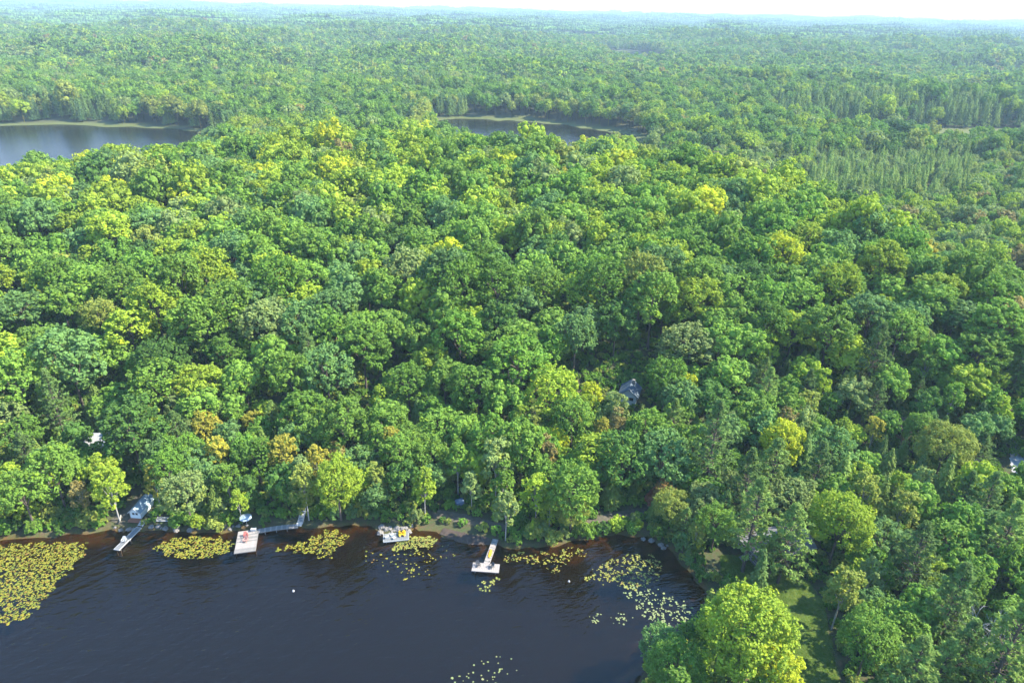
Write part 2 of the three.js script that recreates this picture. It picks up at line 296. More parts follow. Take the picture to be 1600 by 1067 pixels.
  const tr = [limb(new THREE.Vector3(0, -0.4, 0), new THREE.Vector3(0.1, cy, 0.1), R * 0.05, R * 0.03, 7)];
  for (let i = 0; i < Math.min(9, L.length - 1); i++) tr.push(limb(new THREE.Vector3(0.05, lerp(y0, cy, 0.2 + 0.7 * r()) * 0.95, 0.05), L[i].c, R * 0.022, R * 0.009));
  if (trunkInside) solid(limb(new THREE.Vector3(0, -0.4, 0), new THREE.Vector3(0.1, cy, 0.1), R * 0.05, R * 0.03, 4), pos, col, idx, [0.6, 0.42, 0.8]);
  return { crown: finish(pos, col, idx), trunk: mergeGeometries(tr) };
}
function pine({ seed, H, R, y0, whorls, per, tufts, blades, size }) {   // white pine: open tiers of upswept plumes
  const r = RNG(seed), pos = [], col = [], idx = [], add = leafAdder(pos, col, idx), tr = [limb(new THREE.Vector3(0, -0.4, 0), new THREE.Vector3(0, H * 0.97, 0), H * 0.017, H * 0.003, 7)];
  for (let w = 0; w < whorls; w++) {
    const t = w / (whorls - 1), y = lerp(y0, H * 0.96, t), len = R * (1 - Math.pow(t, 1.7)) * (0.8 + 0.4 * r()) + 0.45, n = Math.max(3, Math.round(per * (1 - 0.35 * t)));
    for (let b = 0; b < n; b++) {
      const a = (b + r() * 0.7) / n * 6.283 + w * 1.3, l = len * (0.6 + 0.55 * r()), up = lerp(0.08, 0.75, t) + 0.12 * (r() - 0.5);
      const d = new THREE.Vector3(Math.cos(a), up, Math.sin(a)).normalize(), o = new THREE.Vector3(0, y - 0.1 * l, 0), e = o.clone().addScaledVector(d, l), side = new THREE.Vector3(-Math.sin(a), 0, Math.cos(a)), tone = 0.8 + 0.4 * r();
      tr.push(limb(o, e, H * 0.0035, H * 0.001, 4));
      for (let k = 0; k < tufts; k++) {
        const s = 0.30 + 0.70 * Math.sqrt(r()), sp = l * 0.26 * (1.25 - s) + 0.12, c = o.clone().addScaledVector(d, l * s).addScaledVector(side, (r() * 2 - 1) * sp).add(new THREE.Vector3(0, (r() - 0.2) * 0.3, 0)), warm = tone * (0.85 + 0.3 * r());
        for (let q = 0; q < blades; q++) {
          const dir = rv(r, new THREE.Vector3()).multiplyScalar(0.9).addScaledVector(d, 0.7).add(new THREE.Vector3(0, 0.35, 0)).normalize(), nn = rv(r, new THREE.Vector3()).add(new THREE.Vector3(0, 0.9, 0)).normalize();
          add(c.clone().addScaledVector(dir, size * 0.45), nn, dir, size * (0.8 + 0.5 * r()), size * 0.44, [warm, warm, warm], 0.1);
        }
      }
    }
  }
  return { crown: finish(pos, col, idx), trunk: mergeGeometries(tr) };
}
function spruce({ seed, H, R, y0, n, size, trunkInside = false, droop = 0.25 }) {   // dense narrow cone of drooping sprays
  const r = RNG(seed), pos = [], col = [], idx = [], add = leafAdder(pos, col, idx), d = new THREE.Vector3(), nn = new THREE.Vector3(), phase = r() * 6;
  const g = strip(new THREE.ConeGeometry(R * 0.36, (H - y0) * 0.9, 7, 3, true)); g.translate(0, y0 + (H - y0) * 0.46, 0); solid(g, pos, col, idx, [1, 1, 1]);
  for (let i = 0; i < n; i++) {
    const t = 1 - Math.sqrt(r()), a = r() * 6.283, tier = Math.abs(((t * 13 + a * 0.3) % 1) - 0.5), bulge = 1 + 0.45 * noise(a * 1.4 + phase, t * 7) + 0.3 * noiseB(Math.cos(a) * 2 + phase, t * 16 + Math.sin(a) * 2);
    const rr = (R * Math.pow(1 - t, 0.8) * (0.72 + 0.5 * tier) * bulge + 0.08) * (0.78 + 0.3 * r()), y = lerp(y0, H, t) - rr * 0.1, tone = 0.85 + 0.3 * r();
    d.set(Math.cos(a), -droop + 0.3 * (r() - 0.5), Math.sin(a)).normalize(); nn.set(Math.cos(a) * 0.6 + 0.7 * (r() - 0.5), 0.8, Math.sin(a) * 0.6 + 0.7 * (r() - 0.5)).normalize();
    add(new THREE.Vector3(Math.cos(a) * rr, y, Math.sin(a) * rr), nn.clone(), d.clone(), size * (0.8 + 0.6 * r()), size * 0.6, [tone, tone, tone], 0.15);
  }
  const tr = limb(new THREE.Vector3(0, -0.4, 0), new THREE.Vector3(0, H * 0.98, 0), H * 0.013, H * 0.002, 6);
  if (trunkInside) solid(tr, pos, col, idx, [0.6, 0.35, 0.4]);
  return { crown: finish(pos, col, idx), trunk: tr };
}
function bare(seed, H, spread) {   // leafless tree: forking limbs
  const r = RNG(seed), out = [];
  const grow = (p, d, len, rad0, depth) => {
    const e = p.clone().addScaledVector(d, len); out.push(limb(p, e, rad0, rad0 * 0.62, depth > 2 ? 3 : 5)); if (depth > 5) return;
    const n = depth === 0 ? 3 : 2 + (r() < 0.6 ? 1 : 0);
    for (let i = 0; i < n; i++) grow(p.clone().lerp(e, 0.55 + 0.45 * r()), d.clone().multiplyScalar(1.1).add(rv(r, new THREE.Vector3()).multiplyScalar(spread)).add(new THREE.Vector3(0, 0.15, 0)).normalize(), len * (0.62 + 0.2 * r()), rad0 * 0.62, depth + 1);
  };
  grow(new THREE.Vector3(0, -0.3, 0), new THREE.Vector3(0, 1, 0), H * 0.34, H * 0.016, 0);
  return mergeGeometries(out);
}

// leaf colours, real-world albedo
const LEAF = {
  deep: [0.048, 0.098, 0.026], green: [0.075, 0.140, 0.026], mid: [0.096, 0.160, 0.034], lime: [0.158, 0.205, 0.028], yellow: [0.255, 0.270, 0.024], gold: [0.215, 0.19, 0.042], blueGreen: [0.074, 0.132, 0.058], sage: [0.130, 0.165, 0.080],
  olive: [0.145, 0.165, 0.048], rust: [0.185, 0.110, 0.055], brown: [0.160, 0.130, 0.070], red: [0.200, 0.075, 0.065], needle: [0.078, 0.122, 0.050], needleLight: [0.122, 0.172, 0.062], cedar: [0.108, 0.145, 0.048], spruceDark: [0.038, 0.074, 0.042],
};
for (const c of Object.values(LEAF)) { c[0] *= 1.72; c[1] *= 1.86; c[2] *= 1.1; }   // leaf albedo as reflected plus passed light
const leafMats = {};
function leafMat(kind, k = 0) {
  const key = kind + k; if (leafMats[key]) return leafMats[key];
  const s = [1, 1.16, 0.87][k], c = LEAF[kind];
  return leafMats[key] = new THREE.MeshPhysicalMaterial({ color: lin(c[0] * s, c[1] * s, c[2] * s), vertexColors: true, roughness: 1, transmission: 0.40, thickness: 0, side: THREE.DoubleSide, specularIntensity: 0.3 });
}
const instMat = new THREE.MeshPhysicalMaterial({ color: 0xffffff, vertexColors: true, roughness: 1, transmission: 0.40, thickness: 0, side: THREE.DoubleSide, specularIntensity: 0.3 });

const shapes = {
  broadHero: [[4.6, 4.2, 14.5], [5.1, 4.6, 14], [4.2, 3.4, 15]].map(([R, y0, y1], i) => broadleaf({ seed: 15 + i, R, y0, y1, lobes: 24, clumps: 17, leaves: 23, leaf: 0.27, sprays: 5, core: false })),
  broadNear: [[4.6, 4.2, 14.5], [5.1, 4.6, 14], [4.2, 3.6, 15.5], [4.8, 5, 16], [4.4, 3.2, 13]].map(([R, y0, y1], i) => broadleaf({ seed: 11 + i, R, y0, y1, lobes: 21, clumps: 12, leaves: 16, leaf: 0.38, sprays: 2, core: false })),
  broadMid: [[4.7, 4.2, 14.5], [5.2, 4.8, 14], [4.3, 3.8, 15.5], [4.8, 4.6, 15]].map(([R, y0, y1], i) => broadleaf({ seed: 41 + i, R, y0, y1, lobes: 20, clumps: 10, leaves: 13, leaf: 0.46, sprays: 1 })),
  broadEdge: [[4.4, 1.2, 12.5], [4.0, 0.9, 12], [4.7, 1.5, 12.8]].map(([R, y0, y1], i) => broadleaf({ seed: 31 + i, R, y0, y1, lobes: 23, clumps: 12, leaves: 16, leaf: 0.37, sprays: 2, core: false })),
  birch: [[2.5, 1.6, 13], [2.9, 1.8, 14], [2.2, 1.2, 12]].map(([R, y0, y1], i) => broadleaf({ seed: 71 + i, R, y0, y1, lobes: 13, clumps: 11, leaves: 12, leaf: 0.36, sprays: 3, core: false })),
  pine: [[19, 4.6, 5], [17, 3.9, 4], [21, 4.3, 6]].map(([H, R, y0], i) => pine({ seed: 91 + i, H, R, y0, whorls: 17, per: 7, tufts: 11, blades: 4, size: 0.62 })),
  cedar: [[13, 2.7, 1.0], [11, 2.5, 0.6], [15, 2.6, 1.2]].map(([H, R, y0], i) => spruce({ seed: 111 + i, H, R, y0, n: 1700, size: 0.6 })),
  shrub: [[1.6, 0.1, 3.0], [1.9, 0.1, 2.6], [1.3, 0.1, 3.4]].map(([R, y0, y1], i) => broadleaf({ seed: 131 + i, R, y0, y1, lobes: 8, clumps: 9, leaves: 9, leaf: 0.3 })),
};
const stuffShapes = {
  broad: [0, 1, 2, 3, 4, 5].map(i => broadleaf({ seed: 200 + i, R: 4.4 + (i % 3) * 0.4, y0: 4.2, y1: 13.6 + (i % 4) * 0.7, lobes: 15, clumps: 8, leaves: 11, leaf: 0.60, trunkInside: true }).crown),
  conifer: [0, 1, 2].map(i => spruce({ seed: 230 + i, H: 15 + i * 2, R: 3.2, y0: 1.6, n: 480, size: 0.95, trunkInside: true }).crown),
  pole: [0, 1].map(i => spruce({ seed: 240 + i, H: 17 + i * 2, R: 2.9, y0: 5, n: 340, size: 0.95, trunkInside: true, droop: 0 }).crown),
  broadFar: [0, 1, 2, 3].map(i => broadleaf({ seed: 250 + i, R: 4.8 + (i % 3) * 0.5, y0: 4, y1: 13.5 + i * 0.6, lobes: 6, clumps: 5, leaves: 4, leaf: 1.9 }).crown),
  coniferFar: [0, 1].map(i => spruce({ seed: 260 + i, H: 16 + i * 2, R: 2.8, y0: 2, n: 70, size: 2.1 }).crown),
};
console.log('shapes', Object.entries(shapes).map(([k, v]) => k + ':' + v.map(s => s.crown.index.count / 3).join('/')).join(' '), Object.entries(stuffShapes).map(([k, v]) => k + ':' + v.map(s => s.index.count / 3).join('/')).join(' '));

// ------------------------------------------------------------------ trees
const placed = [];   // [x, forward, radius]
function free(x, f, r) { for (const [a, b, q] of placed) { const d2 = (a - x) ** 2 + (b - f) ** 2; if (d2 < (0.565 * (q + r)) ** 2) return false; } for (const [a, b, q] of clear) if ((a - x) ** 2 + (b - f) ** 2 < (q + r * 0.35) ** 2) return false; return true; }
function plantTree(kind, shape, x, f, scale, mat, label, group, turn = rnd() * 6.28, squash = 1, trunkMat = M.bark) {
  const names = { broad: 'broadleaf_tree', birch: 'birch_tree', pine: 'pine_tree', cedar: 'cedar_tree', shrub: 'shrub' };
  const t = thing(names[kind], label, kind === 'shrub' ? 'shrub' : 'tree', new THREE.Vector3(x, Math.max(0.05, ground(x, f)), -f), turn, group);
  t.scale.set(scale, scale * squash, scale);
  part(kind === 'shrub' ? 'foliage' : 'crown', shape.crown, mat, t); part(kind === 'shrub' ? 'stem' : 'trunk', shape.trunk, trunkMat, t);
  return t;
}
// trees one can point to: [kind, pixel x, pixel y of the crown's middle, crown radius in metres, colour, variant, label]
const HERO = [
  ['broad', 1170, 985, 6.4, 'lime', 0, 'large lime green maple beside the lawn, overhanging the lake corner'], ['broad', 1215, 1050, 3.6, 'yellow', 2, 'golden-tipped maple at the lawn edge below the lime maple'], ['broad', 1058, 1040, 4.2, 'mid', 1, 'mid green maple leaning over the lily pads at the lake corner'], ['pine', 1145, 1040, 3.4, 'needleLight', 0, 'pale green pine rising between the two lakeside maples'],
  ['pine', 1235, 835, 5.4, 'needleLight', 0, 'tall white pine standing in front of the porch cottage'], ['pine', 1180, 805, 4.2, 'needleLight', 2, 'tall pale white pine beside the porch cottage roof'], ['broad', 1315, 815, 5.2, 'lime', 3, 'lime topped maple right behind the porch cottage'], ['broad', 1480, 695, 5.6, 'olive', 1, 'broad yellowing maple in front of the pale gravel yard'],
  ['broad', 1225, 690, 4.4, 'yellow', 2, 'bright yellow-green maple on the right slope above the pines'], ['broad', 1120, 815, 3.8, 'mid', 4, 'green maple on the bank by the cove of lily pads'], ['broad', 1050, 790, 3.6, 'olive', 4, 'olive maple beside the reddish shrub at the track end'],
  ['birch', 1318, 925, 2.9, 'olive', 0, 'olive-gold birch at the far edge of the lawn'], ['birch', 1360, 905, 2.4, 'sage', 1, 'grey-green birch next to the olive-gold birch'], ['broad', 1360, 1000, 4.2, 'mid', 0, 'maple with one orange branch over the lawn edge'], ['pine', 1430, 1045, 4.2, 'needleLight', 1, 'feathery light green pine in the dense corner wood'], ['pine', 1580, 1010, 4.4, 'needleLight', 2, 'bright plumed pine next to the bleached dead tree'],
  ['broad', 895, 765, 4.8, 'mid', 0, 'sunlit maple standing above the olive shore maple'], ['broad', 895, 812, 3.2, 'olive', 4, 'small olive maple at the waterline beside the gravel track'], ['broad', 895, 650, 5.0, 'mid', 1, 'round green maple with a yellow branch below the blue cottage roof'], ['birch', 962, 640, 2.9, 'sage', 1, 'pale sage birch in front of the blue cottage roof'], ['birch', 962, 668, 2.4, 'brown', 2, 'thin browning birch under the pale sage birch'], ['broad', 925, 615, 2.6, 'yellow', 2, 'narrow yellow maple left of the blue cottage roof'], ['broad', 1015, 670, 5, 'mid', 1, 'round green maple directly below the blue cottage roof'],
  ['broad', 515, 785, 4.6, 'lime', 0, 'lime maple on the shore between the stairs and the gear dock'], ['birch', 460, 800, 2.8, 'olive', 0, 'olive birch above the white shore stairs'], ['birch', 660, 775, 2.5, 'lime', 2, 'slim lime birch above the sand beach'], ['cedar', 622, 757, 1.5, 'rust', 0, 'narrow rust-brown cedar above the yellow pedal boat'], ['broad', 282, 778, 4.3, 'sage', 1, 'sage green maple standing beside the blue roofed shed'], ['birch', 172, 765, 3.0, 'lime', 1, 'yellow-lime birch on the bank left of the blue roofed shed'], ['birch', 240, 752, 2.0, 'gold', 2, 'slim golden birch behind the blue roofed shed'], ['broad', 262, 728, 4.4, 'green', 1, 'tall green maple shading the blue roofed shed from behind'],
  ['cedar', 335, 782, 1.9, 'cedar', 1, 'dark green cedar between the sage maple and the umbrella deck'], ['birch', 368, 795, 1.7, 'lime', 2, 'small lime birch sapling above the umbrella'],
  ['broad', 320, 665, 3.4, 'gold', 4, 'golden brown maple above the umbrella deck'], ['broad', 440, 705, 3.4, 'gold', 2, 'golden maple above the olive birch'], ['birch', 495, 725, 2.6, 'gold', 1, 'orange-gold birch behind the lime shore maple'], ['broad', 395, 655, 2.4, 'gold', 4, 'small golden maple beside the light pine on the slope'], ['pine', 425, 650, 2.6, 'needleLight', 1, 'light green pine among the golden maples'], ['birch', 125, 775, 1.9, 'brown', 0, 'thin brownish birch with a bare pale trunk on the left bank'], ['broad', 80, 730, 4.8, 'mid', 0, 'green maple on the bank above the dense lily bed'], ['broad', 30, 770, 4.2, 'mid', 3, 'bushy green maple above the dense lily bed'],
  ['cedar', 775, 800, 1.1, 'lime', 0, 'slim bright green cedar sapling by the T dock walkway'], ['birch', 790, 822, 2.4, 'sage', 0, 'pale bushy willow-like birch at the head of the T dock'], ['cedar', 832, 825, 1.1, 'lime', 1, 'small bright conifer on the shore past the T dock'], ['broad', 625, 705, 4.4, 'mid', 1, 'blue-green maple behind the rust-brown cedar'], ['broad', 1040, 770, 2.6, 'rust', 4, 'reddish brown maple at the end of the gravel track'],
  ['broad', 455, 585, 5.2, 'mid', 3, 'tall green maple with a light crown on the left slope'], ['broad', 155, 490, 4.6, 'olive', 1, 'maple with an orange edge on the left knoll beside the dark gully'], ['broad', 900, 520, 5.2, 'blueGreen', 0, 'blue-green maple high on the slope above the blue cottage roof'], ['broad', 1120, 420, 3.2, 'rust', 4, 'lone reddish maple on the middle of the hill'], ['broad', 770, 610, 2.0, 'red', 4, 'small red maple among green crowns on the slope'], ['broad', 890, 440, 3.0, 'gold', 2, 'bright golden maple on the middle of the hill'],
  ['broad', 1438, 668, 3.2, 'mid', 2, 'green maple half hiding the brown roofed cabin'], ['pine', 1212, 862, 2.6, 'needle', 1, 'dark young pine close in front of the cottage porch'],
  ['broad', 1042, 588, 4.6, 'green', 3, 'tall green maple shading the blue cottage roof'],
  ['cedar', 1395, 720, 1.5, 'needle', 2, 'narrow dark spruce spire amid the birches'], ['cedar', 1350, 715, 1.5, 'needle', 0, 'thin dark spruce spire near the porch cottage'], ['pine', 1280, 730, 4, 'needle', 1, 'dark bushy pine behind the lime topped maple'],
];
const broadR = s => s.crown.boundingSphere || (s.crown.computeBoundingBox(), s.crown.boundingSphere = null, (s.crown.boundingBox.max.x - s.crown.boundingBox.min.x) / 2);
for (const list of Object.values(shapes)) for (const s of list) { s.crown.computeBoundingBox(); const b = s.crown.boundingBox; s.R = Math.max(b.max.x - b.min.x, b.max.z - b.min.z) / 2 * 0.9; s.H = b.max.y; }
const heroList = [];
HERO.forEach(([kind, px, py, R, c, v, label], i) => {
  const set = kind === 'broad' ? (py > 780 || px > 1200 ? shapes.broadHero : shapes.broadNear) : shapes[kind], s = set[v % set.length], k = R / s.R, mid = { broad: 0.66, birch: 0.62, pine: 0.62, cedar: 0.5 }[kind];
  let [x, f] = treePoint(px, py, s.H * k * mid); for (let n = 0; n < 30 && sdWater(x, f) < 1.6; n++) { f += 0.5; if (px > 1000 && py > 900) x += 0.6; }
  heroList.push([kind, s, x, f, k, c, label, R]); placed.push([x, f, R]);
});

// things built further down keep their own clearings
const spot = (px, py, above, r) => { const p = onGround(px, py, above); clear.push([p.x, -p.z, r]); return p; };
const SHED = spot(213, 812, 0, 2.6); clear.push([SHED.x + 1.2, -SHED.z + 2.2, 2.6]);
const COTTAGE_L = spot(158, 682, 3.5, 3.4), COTTAGE_B = spot(985, 606, 3.6, 3.2), COTTAGE_P = spot(1222, 842, 3, 5.2), COTTAGE_R = spot(1414, 660, 3.5, 2.4);
for (const [c, n, r] of [[COTTAGE_L, 5, 2.6]]) clear.push([c.x * 0.965, -c.z - n, r]);   // gaps through which their roofs show
{ const p = onGround(1592, 735); clear.push([p.x, -p.z, 4.5], [p.x * 0.96, -p.z - 4, 3]); }
const DEAD_G = spot(1522, 742, 4, 2.6), DEAD_W = spot(1532, 1010, 5, 2.6), DEAD_S = spot(800, 606, 8, 1.2);
clear.push(...[[390, 822, 3], [430, 822, 2.5], [468, 815, 1.8], [255, 813, 2.2], [620, 826, 2.8], [718, 790, 1.6], [806, 808, 1.2]].map(([a, b, r]) => { const p = onGround(a, b); return [p.x, -p.z, r]; }));

const cand = [], stuffBroad = [], stuffConifer = [], stuffPole = [], shrubs = [];
function colourFor(kind, px, py, x, f, r) {
  const q = r(), n = noise(x / 34 + 11, f / 34), m = noiseB(x / 80, f / 80);
  if (kind === 'pine') return q < 0.6 ? 'needle' : 'needleLight';
  if (kind === 'cedar' || kind === 'conifer' || kind === 'pole') return q < 0.5 ? 'cedar' : q < 0.8 ? 'needle' : 'needleLight';
  if (kind === 'birch') return q < 0.4 ? 'mid' : q < 0.6 ? 'sage' : q < 0.82 ? 'lime' : q < 0.94 ? 'olive' : q < 0.98 ? 'gold' : 'brown';
  const hill = S(440, 230, py) * S(150, 195, py), mid = S(640, 480, py);
  const wY = 0.02 + 0.11 * hill + 0.14 * Math.max(0, n) * (hill + 0.5 * mid), wL = 0.14 + 0.75 * hill + 0.26 * Math.max(0, n + m * 0.4), wB = 0.004 + 0.012 * hill + 0.04 * Math.max(0, -m);
  const bg = 0.17 + 0.15 * Math.max(0, -n), w = [['yellow', wY * 0.75], ['gold', wY * 0.08], ['lime', wL], ['brown', wB * 0.55], ['rust', wB * 0.12], ['olive', 0.03 + 0.05 * hill], ['sage', 0.06], ['blueGreen', bg], ['mid', 0.50], ['green', 0.36], ['deep', 0.10 * (1 - hill)]];
  let s = w.reduce((a, b) => a + b[1], 0) * q; for (const [k, v] of w) { s -= v; if (s <= 0) return k; } return 'mid';
}
const kindSq = { broad: 0.84 };
const CELL = 7.2;
for (let j = Math.floor(40 / CELL); j < 470 / CELL; j++) for (let i = -Math.ceil(420 / CELL); i < 420 / CELL; i++) {
  const r = hash2(i, j), x = (i + r()) * CELL, f = (j + r()) * CELL, sd = sdWater(x, f); if (sd < 2) continue;
  const y = ground(x, f), [px, py, depth] = project(x, y + 9, -f); if (depth < 20 || px < -260 || px > 1930 || py > 1280) continue;
  let kind = 'broad', q = r(), rightLow = px > 1040 && py > 560, R = 4.6 + 2.7 * r();
  if (rightLow) { kind = q < 0.46 ? 'broad' : q < 0.62 ? 'birch' : q < 0.82 ? 'pine' : 'cedar'; R = kind === 'broad' ? 3.2 + 2.0 * r() : R; }
  else if (py > 600) { kind = q < 0.72 ? 'broad' : q < 0.88 ? 'birch' : q < 0.95 ? 'pine' : 'cedar'; R *= 0.9; }
  else if (px > 1180 && py < 380 && f > 180 && x > 120) kind = q < 0.80 ? 'broad' : q < 0.86 ? 'conifer' : 'birch';
  else if (q > 0.985) kind = 'pine';
  if (kind === 'birch') R = 2.3 + 1.0 * r(); if (kind === 'pine') R = 3.2 + 1.5 * r(); if (kind === 'cedar') R = 1.8 + 1.1 * r();
  const low = x > 70 && f > 150 && sdPoly(x, f, HILL) > 14; if (low && kind === 'broad') R = 3.0 + 1.6 * r();
  const gully = S(45, 80, -x) * (1 - S(150, 190, -x)); if (gully > 0.5 && f > 164 && f < 181) continue;
  if (sd < R * 0.6 && kind !== 'cedar') continue;
  if (!free(x, f, R)) continue;
  if (f < 200) placed.push([x, f, R * (kind === 'broad' ? 0.62 : 0.75)]);
  const [px2, py2] = project(x, y + 9, -f), cq = r(), c = low && kind === 'broad' ? (cq < 0.30 ? 'sage' : cq < 0.52 ? 'lime' : cq < 0.78 ? 'mid' : cq < 0.88 ? 'olive' : cq < 0.95 ? 'blueGreen' : 'brown') : colourFor(kind, px2, py2, x, f, r);
  if (x > 118 && px2 > 1270 && px2 < 1520 && py2 > 205 && py2 < 300) { if (r() < 0.7) for (let k = 0; k < 3; k++) stuffPole.push([x + r() * 7 - 3.5, f + r() * 7 - 3.5, 0.66 + 0.2 * r(), r() < 0.6 ? 'needleLight' : 'cedar', r()]); else stuffBroad.push([x, f, 0.55 + 0.3 * r(), 'sage', r()]); continue; }
  cand.push({ kind, x, f, R, c, size: R / depth, seen: px > -60 && px < 1660 && py < 1290 && f < 360, r: r(), px, py, turn: r() * 6.283, sq: (kindSq[kind] || 0.95) * (0.82 + 0.36 * r()) });
}
for (let k = 0; k < 5200; k++) {   // the younger layer: birches, cedars and saplings filling the gaps
  const r = hash2(k, 991), x = -170 + r() * 340, f = 56 + r() * 130, sd = sdWater(x, f); if (sd < 1.5) continue;
  const [px, py, depth] = project(x, ground(x, f) + 6, -f); if (px < -60 || px > 1700 || py > 1150 || (px < 1040 && f > 132)) continue;
  const right = px > 1040, q = r(), kind = right ? (q < 0.22 ? 'cedar' : q < 0.42 ? 'birch' : q < 0.56 ? 'pine' : 'broad') : q < 0.6 ? 'broad' : q < 0.85 ? 'birch' : 'cedar';
  const R = kind === 'broad' ? 2.4 + 1.2 * r() : kind === 'birch' ? 1.7 + 0.9 * r() : kind === 'pine' ? 2.4 + 1 * r() : 1.5 + 1 * r();
  if (!free(x, f, R * 1.15)) continue;
  placed.push([x, f, R]); cand.push({ kind, x, f, R, c: colourFor(kind, px, py, x, f, r), size: R / depth, seen: px > -60 && px < 1660 && py < 1290, r: r(), px, py, turn: r() * 6.283, sq: 0.95 + 0.15 * r() });
}
const LIMIT = { broad: 255, birch: 140, pine: 80, cedar: 140 };
cand.sort((a, b) => b.size - a.size);
const words = { deep: 'deep green', green: 'plain green', mid: 'mid green', lime: 'lime green', yellow: 'yellow', gold: 'golden', blueGreen: 'blue-green', sage: 'grey-green', olive: 'olive', rust: 'rust-red', brown: 'brownish', needle: 'dark green', needleLight: 'light green', cedar: 'olive-green' };
const kindWord = { broad: 'round-crowned broadleaf tree', birch: 'slender birch', pine: 'plumed pine', cedar: 'narrow conifer' };
const zoneOf = (px, py, x, f) => f > 165 ? 'high on the wooded hill' : px > 1040 ? 'in the mixed wood around the porch cottage' : px < 620 ? 'on the slope behind the umbrella deck and shed' : 'on the slope around the blue roofed cottage';
const count = {};
for (const [kind, s, x, f, k, c, label, R] of heroList) plantTree(kind, s, x, f, k, leafMat(c, 0), label, null, undefined, 1, kind === 'birch' ? M.birchBark : M.bark);
let seq = 0;
for (const t of cand) {
  const n = count[t.kind] = (count[t.kind] || 0);
  if (LIMIT[t.kind] && t.seen && n < LIMIT[t.kind]) {
    count[t.kind]++;
    const near = n < 110, set = t.kind === 'broad' ? (sdWater(t.x, t.f) < 15 || t.px > 1150 && t.f < 130 ? shapes.broadEdge : near ? shapes.broadNear : shapes.broadMid) : shapes[t.kind], s = set[seq++ % set.length], zone = zoneOf(t.px, t.py, t.x, t.f);
    plantTree(t.kind, s, t.x, t.f, t.R / s.R, leafMat(t.c, Math.floor(t.r * 3)), `${words[t.c]} ${kindWord[t.kind]} ${zone}`, `${words[t.c]} ${kindWord[t.kind]}s ${zone}`, t.turn, t.sq, t.kind === 'birch' ? M.birchBark : M.bark);
  } else if (t.kind === 'broad' || t.kind === 'birch') stuffBroad.push([t.x, t.f, t.R / 4.8, t.c, t.r, t.turn]);
  else stuffConifer.push([t.x, t.f, t.R / (t.kind === 'pine' ? 3.4 : t.kind === 'conifer' ? 5.6 : 2.6), t.c, t.r, t.turn]);
}
console.log('individuals', JSON.stringify(count), 'hero', heroList.length);

// shrubs and saplings along the shore and under the edge of the wood
{
  let n = 0; const seen = [];
  for (let k = 0; k < 6000 && n < 150; k++) {
    const x = -120 + rnd() * 215, f = 58 + rnd() * 72, sd = sdWater(x, f), R = 0.9 + rnd() * 1.1; if (sd < 0.5 || sd > 9 || (sd > 4 && rnd() < 0.6)) continue;
    const [px, py] = project(x, 1, -f); if (px < -40 || px > 1640 || py > 1090) continue;
    let ok = true; for (const [a, b, q] of clear) if ((a - x) ** 2 + (b - f) ** 2 < (q * 0.85 + R * 0.6) ** 2) { ok = false; break; }
    if (!ok || seen.some(([a, b]) => (a - x) ** 2 + (b - f) ** 2 < 1.3)) continue;
    seen.push([x, f]); n++;
    const s = shapes.shrub[n % 3], c = ['mid', 'green', 'lime', 'sage', 'deep', 'olive', 'green', 'blueGreen'][Math.floor(rnd() * 8)], where = px > 1040 ? 'on the bank of the lily cove' : px > 640 ? 'on the shore near the T dock' : 'on the shore near the umbrella deck';
    plantTree('shrub', s, x, f, R / s.R, leafMat(c, n % 3), `${words[c]} leafy shrub ${where}`, `${words[c]} shrubs ${where}`);
  }
  const p = onGround(1026, 792); plantTree('shrub', shapes.shrub[1], p.x, -p.z, 1.3, leafMat('red', 2), 'dark red leaved shrub at the end of the gravel track', null);
}
for (const [p, g, m, label] of [[DEAD_G, bare(301, 9, 0.85), M.deadWood, 'grey leafless tree beside the pale gravel yard'], [DEAD_W, bare(302, 12, 0.8), M.paleDead, 'bleached white dead tree in the dense corner wood'], [DEAD_S, bare(303, 13, 0.35), M.deadWood, 'thin grey snag poking out of the maples on the slope']])
  top('dead_tree', g, m, label, 'tree').position.copy(p);

// the rest of the forest, to the horizon
const forest = new THREE.Group(); forest.name = 'distant_forest'; scene.add(forest); tag(forest, 'unbroken mixed forest covering the hills to the horizon', 'forest', null, 'stuff');
const dummy = new THREE.Object3D(), tint = new THREE.Color();
function instances(name, geos, list, lift = 0) {
  geos.forEach((g, k) => {
    const mine = list.filter((_, i) => i % geos.length === k); if (!mine.length) return;
    const im = new THREE.InstancedMesh(g, instMat, mine.length); im.name = name + (k ? '_' + String(k).padStart(3, '0') : ''); im.userData.kind = 'stuff'; im.castShadow = im.receiveShadow = true;
    mine.forEach(([x, f, s, c, r, turn = r * 40], i) => {
      dummy.position.set(x, ground(x, f) + lift, -f); dummy.rotation.set(0, turn, 0); dummy.scale.set(s, s * (0.88 + 0.28 * ((r * 7) % 1)), s); dummy.updateMatrix(); im.setMatrixAt(i, dummy.matrix);
      const b = 0.84 + 0.34 * ((r * 13) % 1); tint.setRGB(LEAF[c][0] * b, LEAF[c][1] * b, LEAF[c][2] * b); im.setColorAt(i, tint);
    });
    forest.add(im);
  });
}
const farBroad = [], farConifer = [], midC = 8.4;
